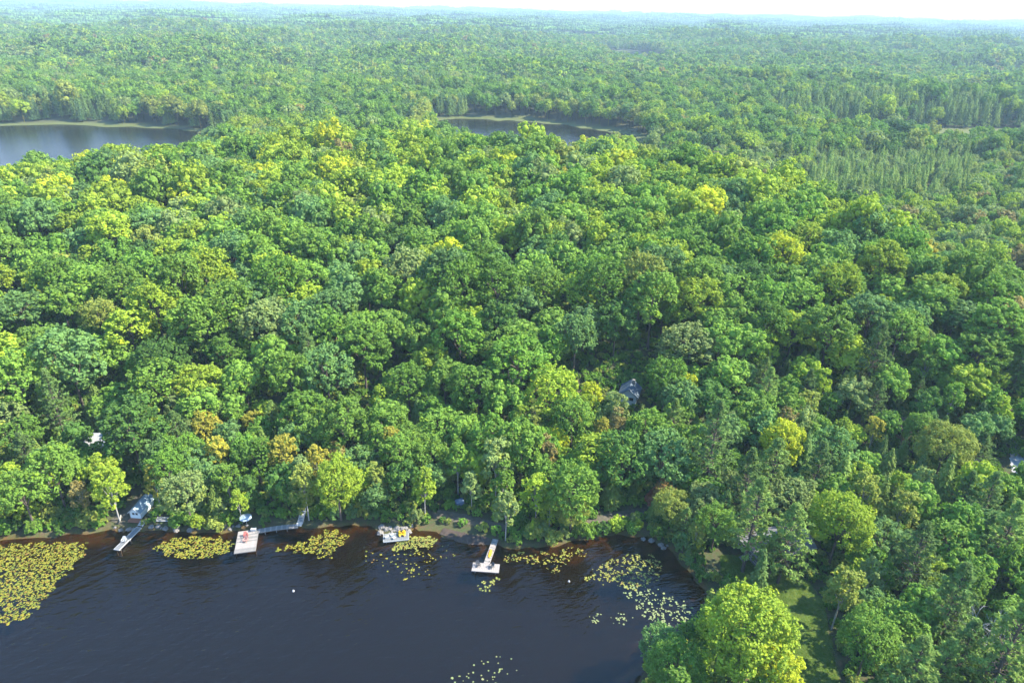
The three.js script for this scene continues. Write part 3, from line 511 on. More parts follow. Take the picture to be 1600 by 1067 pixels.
for (let f = 470; f < 2300;) {
  const step = f < 900 ? midC : lerp(midC, 10.5, S(900, 2300, f)), half = f * 0.86 + 60;
  for (let x = -half; x < half; x += step) {
    const r = hash2(Math.round(x * 3), Math.round(f * 7)), X = x + (r() - 0.5) * step * 1.2, F = f + (r() - 0.5) * step * 1.2, sd = sdWater(X, F); if (sd < 13) continue;
    if (F > 540 && F < 780 && sdPoly(X, F, CLEARING) < 8) continue;
    const con = 0.6 * noise(X / 170 + 5, F / 170) + 0.6 * noise(X / 520 + 8, F / 260) + 0.4 * noiseB(X / 60, F / 60) + (F < 800 && F > 590 && X > 240 && sdPoly(X, F, CLEARING) < 80 ? 1.6 : 0) + (sd < 40 && X < 0 ? 0.55 : 0), isCon = r() < S(0.15, 0.8, con) * 0.85, s = (0.85 + 0.4 * r()) * step / midC * (con > 1.3 ? 1.25 : 1);
    if (isCon) { const c = r() < 0.6 ? 'needle' : r() < 0.6 ? 'spruceDark' : 'cedar'; (F < 900 ? stuffConifer : farConifer).push([X, F, s, c, r()]); if (r() < 0.6) (F < 900 ? stuffConifer : farConifer).push([X + 3, F + 3, s * 0.8, c, r()]); }
    else {
      const stand = noise(X / 130 + 20, F / 90), q = cl(r() + 0.22 * stand), pale = noiseB(X / 220 + 3, F / 140), edge = sd < 34 ? 0.5 : 0, c = edge && q < 0.3 ? 'olive' : q < 0.32 + 0.2 * pale ? 'mid' : q < 0.58 ? 'green' : q < 0.68 ? 'blueGreen' : q < 0.84 ? 'lime' : q < 0.94 ? 'sage' : q < 0.975 ? 'olive' : q < 0.988 ? 'brown' : 'deep';
      (F < 900 ? stuffBroad : farBroad).push([X, F, s * (1.1 + 0.22 * stand), c, r()]);
    }
  }
  f += step;
}
instances('broadleaf_crowns', stuffShapes.broad, stuffBroad); instances('conifer_crowns', stuffShapes.conifer, stuffConifer); instances('plantation_pines', stuffShapes.pole, stuffPole);
instances('far_broadleaf_crowns', stuffShapes.broadFar, farBroad); instances('far_conifer_crowns', stuffShapes.coniferFar, farConifer);
{   // beyond two kilometres: groves of lumpy crowns
  const groves = [0, 1, 2, 3].map(k => {
    const r = RNG(500 + k), pos = [], col = [], idx = [];
    for (let i = 0; i < 40; i++) {
      const g = strip(new THREE.IcosahedronGeometry(1, 1)), p = g.attributes.position, con = r() < 0.2, t = 0.7 + 0.6 * r(), R = con ? 3 : 4.6 + 2 * r(), sd = r() * 50;
      for (let q = 0; q < p.count; q++) { const a = p.getX(q), b = p.getY(q), c = p.getZ(q), w = 1 + 0.28 * noise(a * 1.9 + sd, c * 1.9 + b * 1.3); p.setXYZ(q, a * R * w * (con ? 1 - 0.5 * b : 1), (b * 0.5 + 0.5) * (con ? 15 : 9) * w + (con ? 3 : 4), c * R * w * (con ? 1 - 0.5 * b : 1)); }
      g.translate((r() - 0.5) * 56, (r() - 0.5) * 2.5, (r() - 0.5) * 56); solid(g, pos, col, idx, con ? [0.55 * t, 0.6 * t, 0.9 * t] : [t, t * (0.92 + 0.16 * r()), t]);
    }
    return finish(pos, col, idx);
  });
  const list = [];
  for (let f = 2290; f < 12600;) {
    const step = lerp(46, 74, S(2300, 9000, f)), half = f * 0.84;
    for (let x = -half; x < half; x += step) { const r = hash2(Math.round(x), Math.round(f * 3)), q = r(); list.push([x + (r() - 0.5) * 10, f + (r() - 0.5) * 10, step / 46, q < 0.5 ? 'green' : q < 0.75 ? 'mid' : q < 0.92 ? 'blueGreen' : 'deep', r(), Math.floor(r() * 4) * Math.PI / 2]); }
    f += step;
  }
  instances('horizon_groves', groves, list);
  console.log('stuff', stuffBroad.length, stuffConifer.length, stuffPole.length, farBroad.length, farConifer.length, list.length);
}
{   // undergrowth on the near forest floor, grass on the lawn
  const r = RNG(61), fern = []; const fg = broadleaf({ seed: 610, R: 0.9, y0: 0.05, y1: 1.0, lobes: 5, clumps: 5, leaves: 6, leaf: 0.32, core: false }).crown;
  for (let k = 0; k < 36000; k++) { const x = -190 + r() * 360, f = 55 + r() * 135, sd = sdWater(x, f); if (sd < 1.2) continue; let ok = true; for (const [a, b, q] of clear) if ((a - x) ** 2 + (b - f) ** 2 < (q * 0.8) ** 2) { ok = false; break; } if (ok) fern.push([x, f, 0.5 + 0.8 * r(), ['green', 'deep', 'mid', 'green', 'olive'][Math.floor(r() * 5)], r()]); }
  const g2 = new THREE.Group();
  const im = (name, geo, list, label) => { const o = new THREE.InstancedMesh(geo, instMat, list.length); o.name = name; tag(o, label, 'plants', null, 'stuff'); o.castShadow = o.receiveShadow = true; list.forEach(([x, f, s, c, q], i) => { dummy.position.set(x, ground(x, f), -f); dummy.rotation.set(0, q * 40, 0); dummy.scale.setScalar(s); dummy.updateMatrix(); o.setMatrixAt(i, dummy.matrix); const b = 0.8 + 0.4 * ((q * 17) % 1); tint.setRGB(LEAF[c][0] * b, LEAF[c][1] * b, LEAF[c][2] * b); o.setColorAt(i, tint); }); scene.add(o); };
  im('undergrowth', fg, fern, 'low green undergrowth of ferns and seedlings on the forest floor');
  const pos = [], col = [], idx = [], add = leafAdder(pos, col, idx); for (let i = 0; i < 26; i++) { const a = r() * 6.28, d = new THREE.Vector3(Math.cos(a) * 0.5, 1, Math.sin(a) * 0.5).normalize(); add(new THREE.Vector3((r() - 0.5) * 0.7, 0.06, (r() - 0.5) * 0.7), new THREE.Vector3(Math.sin(a), 0, -Math.cos(a)), d, 0.16, 0.05, [1, 1, 1]); }
  const tg = finish(pos, col, idx), grass = [];
  for (let i = 1; i < lawnLine.length; i++) for (let k = 0; k < 700; k++) { const t = r(), a = lawnLine[i - 1], b = lawnLine[i], w = (r() * 2 - 1) * lerp(a[2], b[2], t), dx = b[0] - a[0], df = b[1] - a[1], l = Math.hypot(dx, df); const x = lerp(a[0], b[0], t) - df / l * w, f = lerp(a[1], b[1], t) + dx / l * w; if (sdWater(x, f) > 1) grass.push([x, f, 0.7 + 0.6 * r(), r() < 0.7 ? 'mid' : 'olive', r()]); }
  im('grass', tg, grass, 'short grass of the lawn beside the porch cottage');
}

// ------------------------------------------------------------------ lily pads
{
  const s = new THREE.Shape(); s.moveTo(0, 0); for (let i = 0; i <= 9; i++) { const a = 0.3 + i / 9 * 5.7; s.lineTo(Math.cos(a), Math.sin(a)); } s.lineTo(0, 0);
  const pad = new THREE.ExtrudeGeometry(s, { depth: 0.03, bevelEnabled: false }).rotateX(-Math.PI / 2);
  const padMat = std(0xffffff, 0.85);
  const beds = [
    ['dense bed of yellow-green lily pads below the left bank', [[-60, 852], [60, 850], [110, 847], [138, 850], [132, 868], [95, 905], [70, 935], [30, 972], [-60, 985]], 0.80, 0],
    ['oval bed of lily pads between the shed dock and the umbrella deck', [[238, 856], [255, 842], [300, 837], [350, 841], [366, 852], [352, 865], [305, 873], [262, 870]], 1.0, 0],
    ['lily pads drifting out below the boardwalk stairs', [[432, 858], [470, 848], [500, 832], [528, 827], [545, 842], [525, 860], [512, 873], [478, 866]], 0.75, 0],
    ['yellow lily pads packed beside the gear dock', [[608, 852], [640, 838], [672, 836], [684, 846], [660, 860], [622, 862]], 1.0, 0.2],
    ['thinly scattered lily pads off the gear dock', [[560, 862], [620, 858], [700, 850], [720, 868], [690, 880], [680, 906], [630, 910], [605, 890], [570, 880]], 0.13, 0],
    ['small drift of lily pads just off the T dock', [[744, 922], [760, 908], [782, 901], [780, 908], [765, 925]], 0.6, 0.3],
    ['lily pads along the bank beside the T dock', [[776, 870], [800, 862], [830, 866], [860, 862], [905, 855], [918, 866], [890, 880], [862, 900], [845, 885], [800, 880]], 0.42, 0.1],
    ['broad raft of lily pads in the sheltered cove', [[912, 905], [950, 875], [985, 865], [1030, 868], [1038, 885], [1032, 905], [1006, 918], [985, 925], [945, 912]], 0.58, 0.2],
    ['pale lily pads trailing toward the lakeside maples', [[955, 908], [1005, 918], [1050, 930], [1088, 950], [1090, 975], [1050, 985], [1020, 975], [990, 945]], 0.40, 0.8],
    ['little clump of pale lily pads in open water', [[918, 962], [945, 955], [940, 970], [930, 980]], 0.4, 0.8], ['second little clump of pale lily pads nearer the raft', [[955, 968], [975, 955], [990, 968], [970, 982]], 0.35, 0.8],
    ['sparse pale lily pads far out on open water', [[700, 1060], [760, 1030], [820, 1018], [820, 1040], [780, 1066], [720, 1090]], 0.14, 0.7],
  ];
  const r = RNG(77);
  for (const [label, pts, dens, pale] of beds) {
    const p = poly(pts), b = boxOf(p, 0), area = (b[1] - b[0]) * (b[3] - b[2]), list = [];
    for (let k = 0; k < area * dens * 20; k++) { const x = lerp(b[0], b[1], r()), f = lerp(b[2], b[3], r()), d = sdPoly(x, f, p) + 0.9 * noise(x / 2.2, f / 2.2); if (d > -0.1 || sdWater(x, f) > -0.2) continue; const n = noiseB(x / 1.3, f / 1.3); if (n < (dens > 0.7 ? -0.6 : dens > 0.3 ? -0.15 : 0.15)) continue; list.push([x, f]); }
    const o = new THREE.InstancedMesh(pad, padMat, list.length); o.name = numbered('lily_pads'); tag(o, label, 'lily pads', null, 'stuff'); o.receiveShadow = o.castShadow = true;
    list.forEach(([x, f], i) => {
      const q = 0.07 + 0.15 * r() * r() + 0.03 * r(); dummy.position.set(x, 0.012 + 0.05 * r(), -f); dummy.rotation.set((r() - 0.5) * 0.3, r() * 6.28, (r() - 0.5) * 0.3); dummy.scale.set(q, 0.5, q); dummy.updateMatrix(); o.setMatrixAt(i, dummy.matrix);
      const w = r(), y = w < 0.3 ? [0.09, 0.12, 0.008] : w < 0.7 ? [0.165, 0.165, 0.008] : w < 0.9 ? [0.22, 0.19, 0.01] : [0.16, 0.09, 0.01], g = [0.17, 0.22, 0.10]; tint.setRGB(lerp(y[0], g[0], pale), lerp(y[1], g[1], pale), lerp(y[2], g[2], pale)); o.setColorAt(i, tint);
    });
    scene.add(o);
  }
}

// ------------------------------------------------------------------ docks, boats and furniture on the shore
const dirTurn = (a, b) => Math.atan2(-(b.z - a.z), b.x - a.x);   // turn that points local +x from a to b
function dock(name, label, a, b, width, y, opt = {}) {   // deck from a to b
  const len = Math.hypot(b.x - a.x, b.z - a.z), t = thing(name, label, 'dock', new THREE.Vector3(a.x, 0, a.z), dirTurn(a, b)), n = Math.max(3, Math.round(len / (opt.plank || 0.3)));
  for (let i = 0; i < n; i++) { const pm = opt.mats ? opt.mats[(i * 7 + (i >> 2)) % opt.mats.length] : opt.mat; part('plank', box(len / n - 0.02, 0.04, width, (i + 0.5) * len / n, y + (i % 3) * 0.004, 0), pm, t); }
  for (const s of [-1, 1]) part('side_rail', box(len, 0.16, 0.07, len / 2, y - 0.045, s * (width / 2 + 0.04)), opt.rail || M.greyWood, t);
  for (const s of [0, 1]) part('end_rail', box(0.07, 0.15, width + 0.14, s ? len + 0.04 : -0.04, y - 0.05, 0), opt.rail || M.greyWood, t);
  const posts = Math.max(2, Math.round(len / 2.4));
  for (let i = 0; i < posts; i++) for (const s of [-1, 1]) part('post', cyl(0.06, 0.06, y + 1.3 + (opt.postUp || 0), (i + 0.15) / (posts - 0.7) * len, -1.3, s * (width / 2 - 0.08)), opt.post || M.greyWood, t);
  return t;
}
function chair(name, label, group, pos, turn, m) {   // slanted wooden deck chair, facing local +x
  const t = thing(name, label, 'chair', pos, turn, group);
  for (let i = 0; i < 4; i++) part('seat_slat', box(0.12, 0.025, 0.56, -0.12 + i * 0.135, 0.25 + i * 0.035, 0, 0, 0, 0.25), m, t);
  for (let i = 0; i < 5; i++) part('back_slat', box(0.025, 0.78 - Math.abs(i - 2) * 0.06, 0.105, -0.36, 0.62 - Math.abs(i - 2) * 0.03, (i - 2) * 0.118, 0, 0, 0.36), m, t);
  for (const s of [-1, 1]) { part('arm', box(0.72, 0.03, 0.13, 0, 0.55, s * 0.36), m, t); part('leg', box(0.06, 0.54, 0.06, 0.3, 0.27, s * 0.32), m, t); part('leg', box(0.06, 0.54, 0.06, -0.3, 0.27, s * 0.32), m, t); }
  return t;
}
const W = (px, py, y = 0.5) => P(px, py, y);
// narrow aluminium dock below the shed
{
  const a = W(216, 824, 0.55), b = W(181.5, 859, 0.45);
  dock('shed_dock', 'narrow grey dock with white edges running out from the blue roofed shed', a, b, 1.0, 0.5, { mat: M.greyDeck, rail: M.whitePaint, post: M.alu, plank: 0.4 });
  const d = new THREE.Vector3().subVectors(b, a), at = k => a.clone().addScaledVector(d, k).setY(0.53), turn = dirTurn(a, b);
  chair('deck_chair', 'white deck chair sitting partway along the shed dock', null, at(0.66), turn + 0.4, M.whitePaint);
  const s = thing('dock_steps', 'short white steps joining the shed dock to the bank', 'steps', at(-0.07), turn);
  for (let i = 0; i < 3; i++) part('tread', box(0.34, 0.05, 1.0, -0.12 - i * 0.34, 0.12 + i * 0.16, 0), M.whitePaint, s);
  for (const k of [-1, 1]) part('stringer', box(1.15, 0.14, 0.06, -0.45, 0.17, k * 0.5, 0, 0, -0.42), M.whitePaint, s);
}
// blue-roofed shed
{
  const t = thing('garden_shed', 'small pale shed with blue-grey metal roof above the narrow dock', 'shed', SHED.clone().setY(SHED.y + 0.05), dirTurn(W(212, 813), W(232, 790)));
  const L = 4.6, Wd = 2.1, H = 1.75, R = 0.85;   // local +x runs along the ridge, away from the lake
  const sh = new THREE.Shape(); sh.moveTo(-Wd / 2, 0.25); sh.lineTo(Wd / 2, 0.25); sh.lineTo(Wd / 2, H); sh.lineTo(0, H + R); sh.lineTo(-Wd / 2, H);
  const g = new THREE.ExtrudeGeometry(sh, { depth: L, bevelEnabled: false }).rotateY(Math.PI / 2); part('wall', g, M.siding, t);
  for (let i = 0; i < 9; i++) part('siding_board', box(0.02, 0.15, Wd * 0.98, -0.012, 0.36 + i * 0.17, 0), M.siding, t);
  const a = Math.atan2(R, Wd / 2), sl = Math.hypot(R, Wd / 2) + 0.28;
  for (const s of [-1, 1]) {
    const rf = part('roof_panel', box(L + 0.5, 0.05, sl, 0, 0, 0).translate(L / 2, 0, 0).rotateX(0), M.roofMetal, t);
    rf.geometry.translate(0, 0, s * sl / 2).rotateX(s * a).translate(0, H + R + 0.05, 0);
    for (let i = 0; i < 12; i++) { const rib = part('rib', box(0.035, 0.035, sl, -0.2 + i * (L + 0.4) / 11, 0.04, 0).translate(0, 0, s * sl / 2).rotateX(s * a).translate(0, H + R + 0.05, 0), M.roofMetal, rf); }
    part('trim', box(0.05, 0.12, sl, -0.28, -0.01, 0).translate(0, 0, s * sl / 2).rotateX(s * a).translate(0, H + R + 0.05, 0), M.whitePaint, t);
  }
  for (const s of [-1, 1]) { const w = part('window', box(0.05, 0.55, 0.5, -0.04, 1.35, s * 0.32), M.whitePaint, t); for (const k of [-1, 1]) part('pane', box(0.02, 0.42, 0.17, -0.075, 1.35, s * 0.32 + k * 0.105), M.glass, w); part('corner_board', box(0.08, H - 0.25, 0.1, 0, 0.25 + (H - 0.25) / 2, s * (Wd / 2 + 0.01)), M.whitePaint, t); }
  part('floor_deck', box(1.2, 0.08, Wd + 0.2, -0.55, 0.2, 0), M.rust, t);
  for (const x of [0.2, L / 2, L - 0.2]) for (const s of [-1, 1]) part('footing', box(0.25, 0.6, 0.25, x, -0.05, s * (Wd / 2 - 0.2)), M.rock, t);
  const q = onGround(257, 813), dt = thing('dock_section', 'spare white dock frame lying on the grass beside the shed', 'dock section', q, 0.02);
  for (const s of [-1, 1]) part('side_rail', box(3.3, 0.1, 0.1, 0, 0.2, s * 0.55), M.whitePaint, dt);
  for (let i = 0; i < 5; i++) part('cross_bar', box(0.08, 0.08, 1.0, -1.5 + i * 0.75, 0.2, 0), M.alu, dt);
  for (let i = 0; i < 7; i++) part('plank', box(0.42, 0.03, 0.98, -1.4 + i * 0.46, 0.27, 0), M.greyDeck, dt);
}
// umbrella deck, boardwalk and stairs
{
  const c1 = W(388, 829), c2 = W(382, 862.5);
  const t = dock('platform_deck', 'square weathered plank deck with red chairs reaching into the lake', c1, c2, 3.6, 0.5, { mats: [M.palePlank, M.greyWood, M.palePlank, M.greyWood, M.palePlank], plank: 0.34 });
  const d = new THREE.Vector3().subVectors(c2, c1), side = new THREE.Vector3(-d.z, 0, d.x).normalize(), turn = dirTurn(c1, c2), at = (k, s) => c1.clone().addScaledVector(d, k).addScaledVector(side, s).setY(0.53);
  chair('deck_chair', 'red deck chair on the square plank deck', null, at(0.30, 0.25), turn + 0.3, M.red); chair('deck_chair', 'salmon pink deck chair on the square plank deck', null, at(0.52, 0.15), turn - 0.35, M.pink);
  const pts = [W(395, 831), W(412, 828.5), W(430, 825.5), W(447, 823.5), W(466, 822.5)];
  const bw = thing('boardwalk', 'grey boardwalk along the shore from the plank deck to the stairs', 'boardwalk', new THREE.Vector3(pts[0].x, 0, pts[0].z));
  for (let i = 1; i < pts.length; i++) {
    const a = pts[i - 1], b = pts[i], l = Math.hypot(b.x - a.x, b.z - a.z), tn = dirTurn(a, b), n = 6;
    for (let k = 0; k < n; k++) { const g = box(l / n - 0.015, 0.05, 1.15, (k + 0.5) * l / n, 0.55 + (k % 2) * 0.006 + i * 0.008, 0).rotateY(tn).translate(a.x - pts[0].x, 0, a.z - pts[0].z); part('plank', g, k % 3 ? M.greyWood : M.palePlank, bw); }
    for (const s of [-1, 1]) part('beam', box(l, 0.14, 0.08, l / 2, 0.45 + i * 0.008, s * 0.5).rotateY(tn).translate(a.x - pts[0].x, 0, a.z - pts[0].z), M.greyWood, bw);
    part('post', cyl(0.07, 0.07, 1.7, 0, -1.2, 0.5).rotateY(tn).translate(a.x - pts[0].x + 0.2, 0, a.z - pts[0].z), M.greyWood, bw);
  }
  const sp = onGround(469, 822); const st = thing('shore_stairs', 'white painted stairs with a side rail climbing from the boardwalk', 'stairs', sp.setY(0.55), Math.PI / 2 - 0.08);
  for (let i = 0; i < 8; i++) part('tread', box(0.34, 0.05, 1.25, 0.2 + i * 0.33, 0.12 + i * 0.2, 0), M.whitePaint, st);
  for (const s of [-1, 1]) part('stringer', box(3.2, 0.2, 0.06, 1.35, 0.75, s * 0.66, 0, 0, 0.545), M.whitePaint, st);
  for (const i of [0, 3, 6]) part('rail_post', box(0.07, 1.0, 0.07, 0.25 + i * 0.36, 0.65 + i * 0.22, 0.72), M.whitePaint, st);
  part('hand_rail', box(3.0, 0.07, 0.07, 1.35, 1.78, 0.72, 0, 0, 0.545), M.whitePaint, st); part('landing', box(1.2, 0.06, 1.5, -0.5, 0.08, 0), M.whitePaint, st); st.scale.setScalar(0.8);
  const bx = thing('storage_bench', 'white storage bench at the head of the plank deck', 'bench', W(396, 829.5, 0.53).setY(0.58), 0.15); part('chest', rbox(0.95, 0.42, 0.5, 0.04, 0, 0.21, 0), M.whitePaint, bx); part('lid', rbox(1.0, 0.06, 0.55, 0.02, 0, 0.46, 0), M.whitePaint, bx);
  const up = onGround(386, 823), um = thing('patio_umbrella', 'pale blue patio umbrella standing behind the plank deck', 'umbrella', up);
  part('pole', cyl(0.03, 0.03, 2.35), M.whitePaint, um); const can = part('canopy', new THREE.ConeGeometry(1.15, 0.42, 8, 1, true).translate(0, 2.2, 0), M.paleBlue, um); part('finial', new THREE.SphereGeometry(0.05, 8, 6).translate(0, 2.43, 0), M.whitePaint, can);
  for (let i = 0; i < 8; i++) { const a = (i + 0.5) / 8 * 6.283; part('valance', box(0.86, 0.14, 0.012, 0, 1.92, 1.06).rotateY(a), M.paleBlue, can); part('rib', box(0.02, 0.02, 1.12, 0, 0, 0.56).rotateX(0.35).translate(0, 2.36, 0).rotateY(a), M.alu, can); }
  part('base', cyl(0.3, 0.26, 0.1, 0, 0, 0, 16), M.greyWood, um);
}
// small gear dock and pedal boat
{
  const a = W(599, 840.5), b = W(638, 836.5); dock('gear_dock', 'short pale dock piled with gear beside the stone point', a, b, 2.0, 0.42, { mat: M.greyDeck, rail: M.whitePaint, plank: 0.33 });
  const d = new THREE.Vector3().subVectors(b, a), turn = dirTurn(a, b), side = new THREE.Vector3(-d.z, 0, d.x).normalize(), at = (k, s) => a.clone().addScaledVector(d, k).addScaledVector(side, s).setY(0.45);
  const bin = (k, s, w, h, m, label) => { const t = thing('storage_bin', label, 'bin', at(k, s), turn + k); part('tub', rbox(w, h, 0.45, 0.05, 0, h / 2, 0), m, t); part('lid', rbox(w + 0.05, 0.06, 0.5, 0.02, 0, h + 0.03, 0), M.whitePaint, t); };
  bin(0.14, 0.1, 0.75, 0.4, M.whitePaint, 'white cooler at the free end of the gear dock'); bin(0.34, -0.4, 0.6, 0.35, M.paleBlue, 'pale blue bin on the gear dock beside the white cooler'); bin(0.42, 0.45, 0.5, 0.3, M.alu, 'grey metal bin at the outer edge of the gear dock');
  const t = thing('pedal_boat', 'yellow pedal boat pulled up on the gear dock', 'pedal boat', at(0.74, -0.55), turn + Math.PI / 2);
  for (const s of [-1, 1]) { const h = new THREE.SphereGeometry(0.5, 14, 10); h.scale(1.75, 0.46, 0.62).translate(0, 0.24, s * 0.42); part('hull', h, M.yellow, t); part('seat', rbox(0.4, 0.12, 0.46, 0.04, -0.05, 0.46, s * 0.34), M.yellow, t); part('seat_back', rbox(0.1, 0.42, 0.46, 0.04, -0.3, 0.62, s * 0.34), M.yellow, t); }
  part('deck', rbox(1.3, 0.14, 1.0, 0.05, 0.05, 0.36, 0), M.yellow, t); part('console', rbox(0.5, 0.3, 0.2, 0.05, 0.25, 0.52, 0), M.black, t); part('pedals', box(0.12, 0.12, 0.6, 0.5, 0.45, 0), M.black, t);
}
// T dock
{
  const a = W(774, 843), b = W(760.5, 880), e0 = W(738.5, 885.5), e1 = W(779.5, 888.5);
  dock('t_dock_walkway', 'pale plank walkway leading from the beach to the T dock platform', a, b, 0.95, 0.5, { mats: [M.palePlank, M.palePlank, M.greyWood], plank: 0.3, rail: M.palePlank, postUp: 0.3 });
  dock('t_dock_platform', 'pale plank platform at the end of the T dock with two dark chairs', e0, e1, 1.95, 0.52, { mat: M.palePlank, plank: 0.32, rail: M.palePlank });
  const d = new THREE.Vector3().subVectors(e1, e0), side = new THREE.Vector3(-d.z, 0, d.x).normalize(), turn = dirTurn(e0, e1), at = (k, s) => e0.clone().addScaledVector(d, k).addScaledVector(side, s).setY(0.56);
  chair('deck_chair', 'dark grey deck chair on the T dock, turned toward the open lake', null, at(0.2, -0.2), turn - 1.2, M.darkPlastic); chair('deck_chair', 'dark grey deck chair on the T dock, turned along the platform', null, at(0.72, -0.1), turn - 2.3, M.darkPlastic);
  const w = new THREE.Vector3().subVectors(b, a), k = a.clone().addScaledVector(w, 0.62).setY(0.54), t = thing('paddle_board', 'short orange and yellow paddle board lying on the T dock walkway', 'paddle board', k, dirTurn(a, b) + 0.06);
  const h = new THREE.SphereGeometry(0.5, 16, 10); h.scale(2.3, 0.18, 0.62).translate(0, 0.08, 0); part('hull', h, M.yellow, t); part('deck_pad', rbox(1.0, 0.04, 0.4, 0.02, -0.3, 0.165, 0), M.orange, t); part('fin', box(0.2, 0.03, 0.1, 1.0, 0.12, 0), M.black, t);
}
for (const [px, py, label] of [[458, 924, 'small white mooring buoy alone on the open lake'], [889, 909, 'small white buoy near the lily raft']]) { const t = thing('mooring_buoy', label, 'buoy', P(px, py, 0)); part('float', new THREE.SphereGeometry(0.2, 14, 10).translate(0, 0.08, 0), M.whitePaint, t); part('ring', new THREE.TorusGeometry(0.07, 0.02, 6, 12).translate(0, 0.33, 0), M.alu, t); }
// tarps and sheds glimpsed on the track
{
  const t = thing('covered_pile', 'pile under a pale blue tarp beside the gravel track', 'tarp', onGround(718, 790), 0.4);
  const g = new RoundedBoxGeometry(1.7, 1.3, 1.2, 4, 0.25), p = g.attributes.position; for (let i = 0; i < p.count; i++) p.setY(i, p.getY(i) + 0.12 * noise(p.getX(i) * 2, p.getZ(i) * 2)); g.translate(0, 0.65, 0); g.computeVertexNormals(); part('tarp', g, M.blue, t); part('rope', box(1.74, 0.03, 0.03, 0, 0.7, 0.62), M.whitePaint, t);
  const b = thing('rain_barrel', 'pale blue barrel among the bushes behind the T dock', 'barrel', onGround(806, 808)); part('drum', cyl(0.36, 0.36, 1.0, 0, 0, 0, 16), M.paleBlue, b); part('lid', cyl(0.38, 0.38, 0.06, 0, 1.0, 0, 16), M.whitePaint, b);
}
// boulders along the waterline
{
  const r = RNG(404), geos = [0, 1, 2, 3].map(k => { const g = strip(new THREE.IcosahedronGeometry(1, 2)), p = g.attributes.position; for (let i = 0; i < p.count; i++) { const x = p.getX(i), y = p.getY(i), z = p.getZ(i), w = 1 + 0.32 * noise(x * 0.9 + k * 9, z * 0.9 + y) + 0.12 * noiseB(x * 2.4 + k, z * 2.4 - y); p.setXYZ(i, x * w, y * w * 0.62, z * w); } return g; });
  const rocks = [...Array(46)].map((_, k) => { const t = r(); return k < 16 ? [588 + 56 * t, 822 + 14 * r(), 'on the stone point by the gear dock'] : k < 32 ? [125 + 190 * t, 824 + 6 * r(), 'on the shore below the blue roofed shed'] : k < 38 ? [345 + 40 * t, 822 + 8 * r(), 'beside the umbrella deck'] : [1000 + 60 * t, 840 + 20 * r() * t + 4, 'at the edge of the lily cove']; });
  rocks.forEach(([px, py, w], k) => { const p = onGround(px, py); if (sdWater(p.x, -p.z) < -0.8) return; const o = top('boulder', geos[k % 4], M.rock, `grey boulder ${w}`, 'boulder', `grey boulders ${w}`); o.position.copy(p); o.rotation.y = r() * 6; o.scale.setScalar(0.25 + 0.4 * r()); });
  const lp = onGround(188, 806), lg = limb(new THREE.Vector3(0, 0, 0), new THREE.Vector3(0.5, 0.1, 2.2), 0.13, 0.11, 8); const o = top('fallen_log', mergeGeometries([lg, limb(new THREE.Vector3(0.25, 0.1, 1), new THREE.Vector3(0.8, 0.5, 1.2), 0.05, 0.02)]), M.birchBark, 'pale birch log lying on the path left of the shed', 'log'); o.position.copy(lp).setY(lp.y + 0.15); o.rotation.y = 0.2;
}
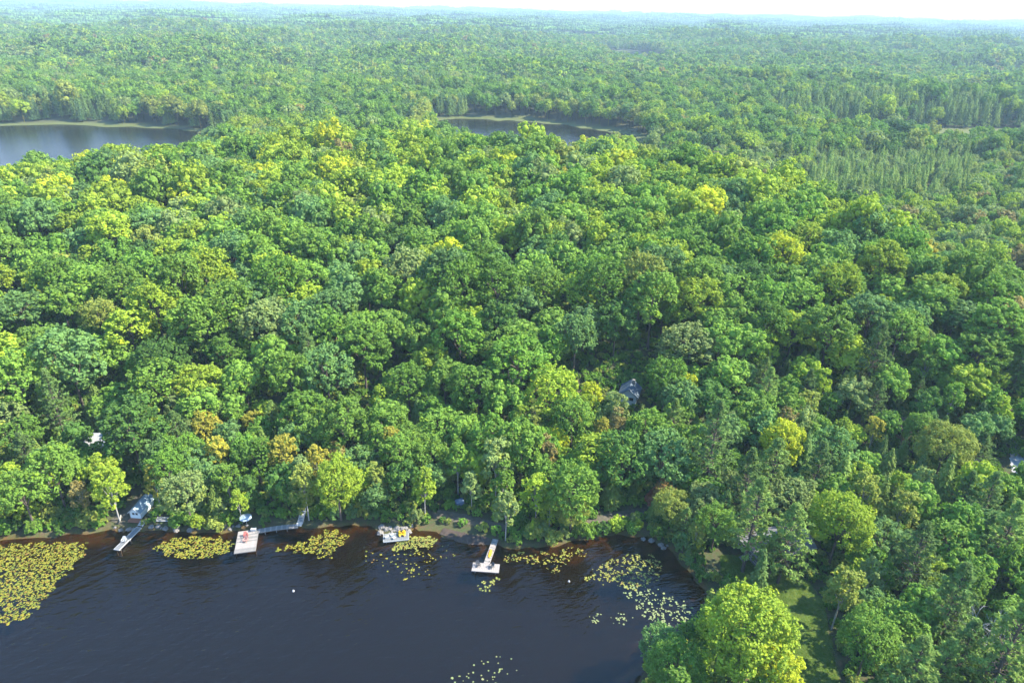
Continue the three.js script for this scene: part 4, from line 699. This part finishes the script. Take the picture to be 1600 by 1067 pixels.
// cottages among the trees
function cottage(label, pos, turn, { L, W: wd, H, R, wall, roof, porch }) {
  const t = thing('cottage', label, 'cottage', pos, turn);
  const sh = new THREE.Shape(); sh.moveTo(-wd / 2, -0.6); sh.lineTo(wd / 2, -0.6); sh.lineTo(wd / 2, H); sh.lineTo(0, H + R); sh.lineTo(-wd / 2, H);
  part('wall', new THREE.ExtrudeGeometry(sh, { depth: L, bevelEnabled: false }).rotateY(Math.PI / 2).translate(-L / 2, 0, 0), wall, t);
  const a = Math.atan2(R, wd / 2), sl = Math.hypot(R, wd / 2) + 0.6;
  for (const s of [-1, 1]) {
    const place = g => g.translate(0, 0, s * sl / 2).rotateX(s * a).translate(0, H + R + 0.1, 0), n = Math.round((L + 1) / 0.9), rf = part('roof', place(box(L + 1, 0.08, sl)), roof, t);
    for (let i = 0; i < n; i++) part('roof_sheet', place(box((L + 1) / n - 0.04, 0.04, sl + 0.06, -(L + 1) / 2 + (i + 0.5) * (L + 1) / n, 0.065 + (i % 2) * 0.01, 0)), roof, rf);
    part('fascia', place(box(L + 1.04, 0.18, 0.05, 0, -0.05, s * (sl / 2 + 0.06))), M.whitePaint, t);
    for (let i = 0; i < 3; i++) { const x = -L / 2 + (i + 0.5) * L / 3, w = part('window', box(1.2, 1.1, 0.08, x, 1.5, s * (wd / 2 + 0.02)), M.whitePaint, t); for (const k of [-1, 1]) part('pane', box(0.48, 0.9, 0.03, x + k * 0.28, 1.5, s * (wd / 2 + 0.055)), M.glass, w); }
    const gw = part('window', box(0.08, 1.0, 1.2, s * (L / 2 + 0.02), 1.6, 0.8), M.whitePaint, t); part('pane', box(0.03, 0.82, 1.02, s * (L / 2 + 0.06), 1.6, 0.8), M.glass, gw);
  }
  const dr = part('door', box(0.07, 2.0, 0.9, -L / 2 - 0.03, 1.0, -0.8), M.whitePaint, t); part('handle', new THREE.SphereGeometry(0.05, 8, 6).translate(-L / 2 - 0.1, 1.0, -0.5), M.alu, dr);
  part('chimney', box(0.6, 1.4, 0.6, L * 0.25, H + R + 0.2, 0.5), M.rock, t);
  if (porch) {
    const D = 2.6, x0 = -L / 2 - D;
    for (let i = 0; i < 9; i++) part('porch_board', box(D / 9 - 0.02, 0.05, wd, x0 + (i + 0.5) * D / 9, 0.5, 0), M.greyWood, t);
    for (let i = 0; i < 4; i++) part('porch_post', box(0.14, H - 0.3, 0.14, x0 + 0.15, (H - 0.3) / 2 + 0.4, -wd / 2 + 0.15 + i * (wd - 0.3) / 3), M.whitePaint, t);
    const pr = part('porch_roof', box(D + 0.5, 0.08, wd + 0.8).rotateZ(0.12).translate(x0 + D / 2 - 0.1, H + 0.05, 0), roof, t);
    part('porch_rail', box(0.06, 0.08, wd, x0 + 0.15, 1.4, 0), M.whitePaint, t); part('porch_rail', box(0.06, 0.08, wd, x0 + 0.15, 0.85, 0), M.whitePaint, t);
    for (const s of [-1, 1]) part('porch_rail', box(D, 0.08, 0.06, x0 + D / 2, 1.4, s * (wd / 2 - 0.1)), M.whitePaint, t);
    for (let i = 0; i < 3; i++) part('step', box(0.35, 0.08, 1.6, x0 - 0.2 - i * 0.33, 0.36 - i * 0.17, 0), M.greyWood, t);
  }
  return t;
}
cottage('grey metal roofed cottage half hidden in the trees behind the shed', COTTAGE_L, 0.1, { L: 5, W: 4.5, H: 2.5, R: 1.5, wall: M.sidingGrey, roof: M.roofGrey });
cottage('blue-grey roofed cottage in a gap of the forest on the slope', COTTAGE_B, 1.25, { L: 4.6, W: 3.8, H: 2.6, R: 1.5, wall: M.sidingGrey, roof: M.roofBlue });
cottage('pale roofed cottage with a white posted porch behind the tall pine', COTTAGE_P, 0.32, { L: 9, W: 6, H: 2.7, R: 1.5, wall: M.sidingBrown, roof: M.roofPale, porch: true });
cottage('brown roofed cabin glimpsed between birches on the right slope', COTTAGE_R, 0.5, { L: 5, W: 4, H: 2.5, R: 1.3, wall: M.sidingBrown, roof: M.roofBrown });

renderer.render(scene, camera);
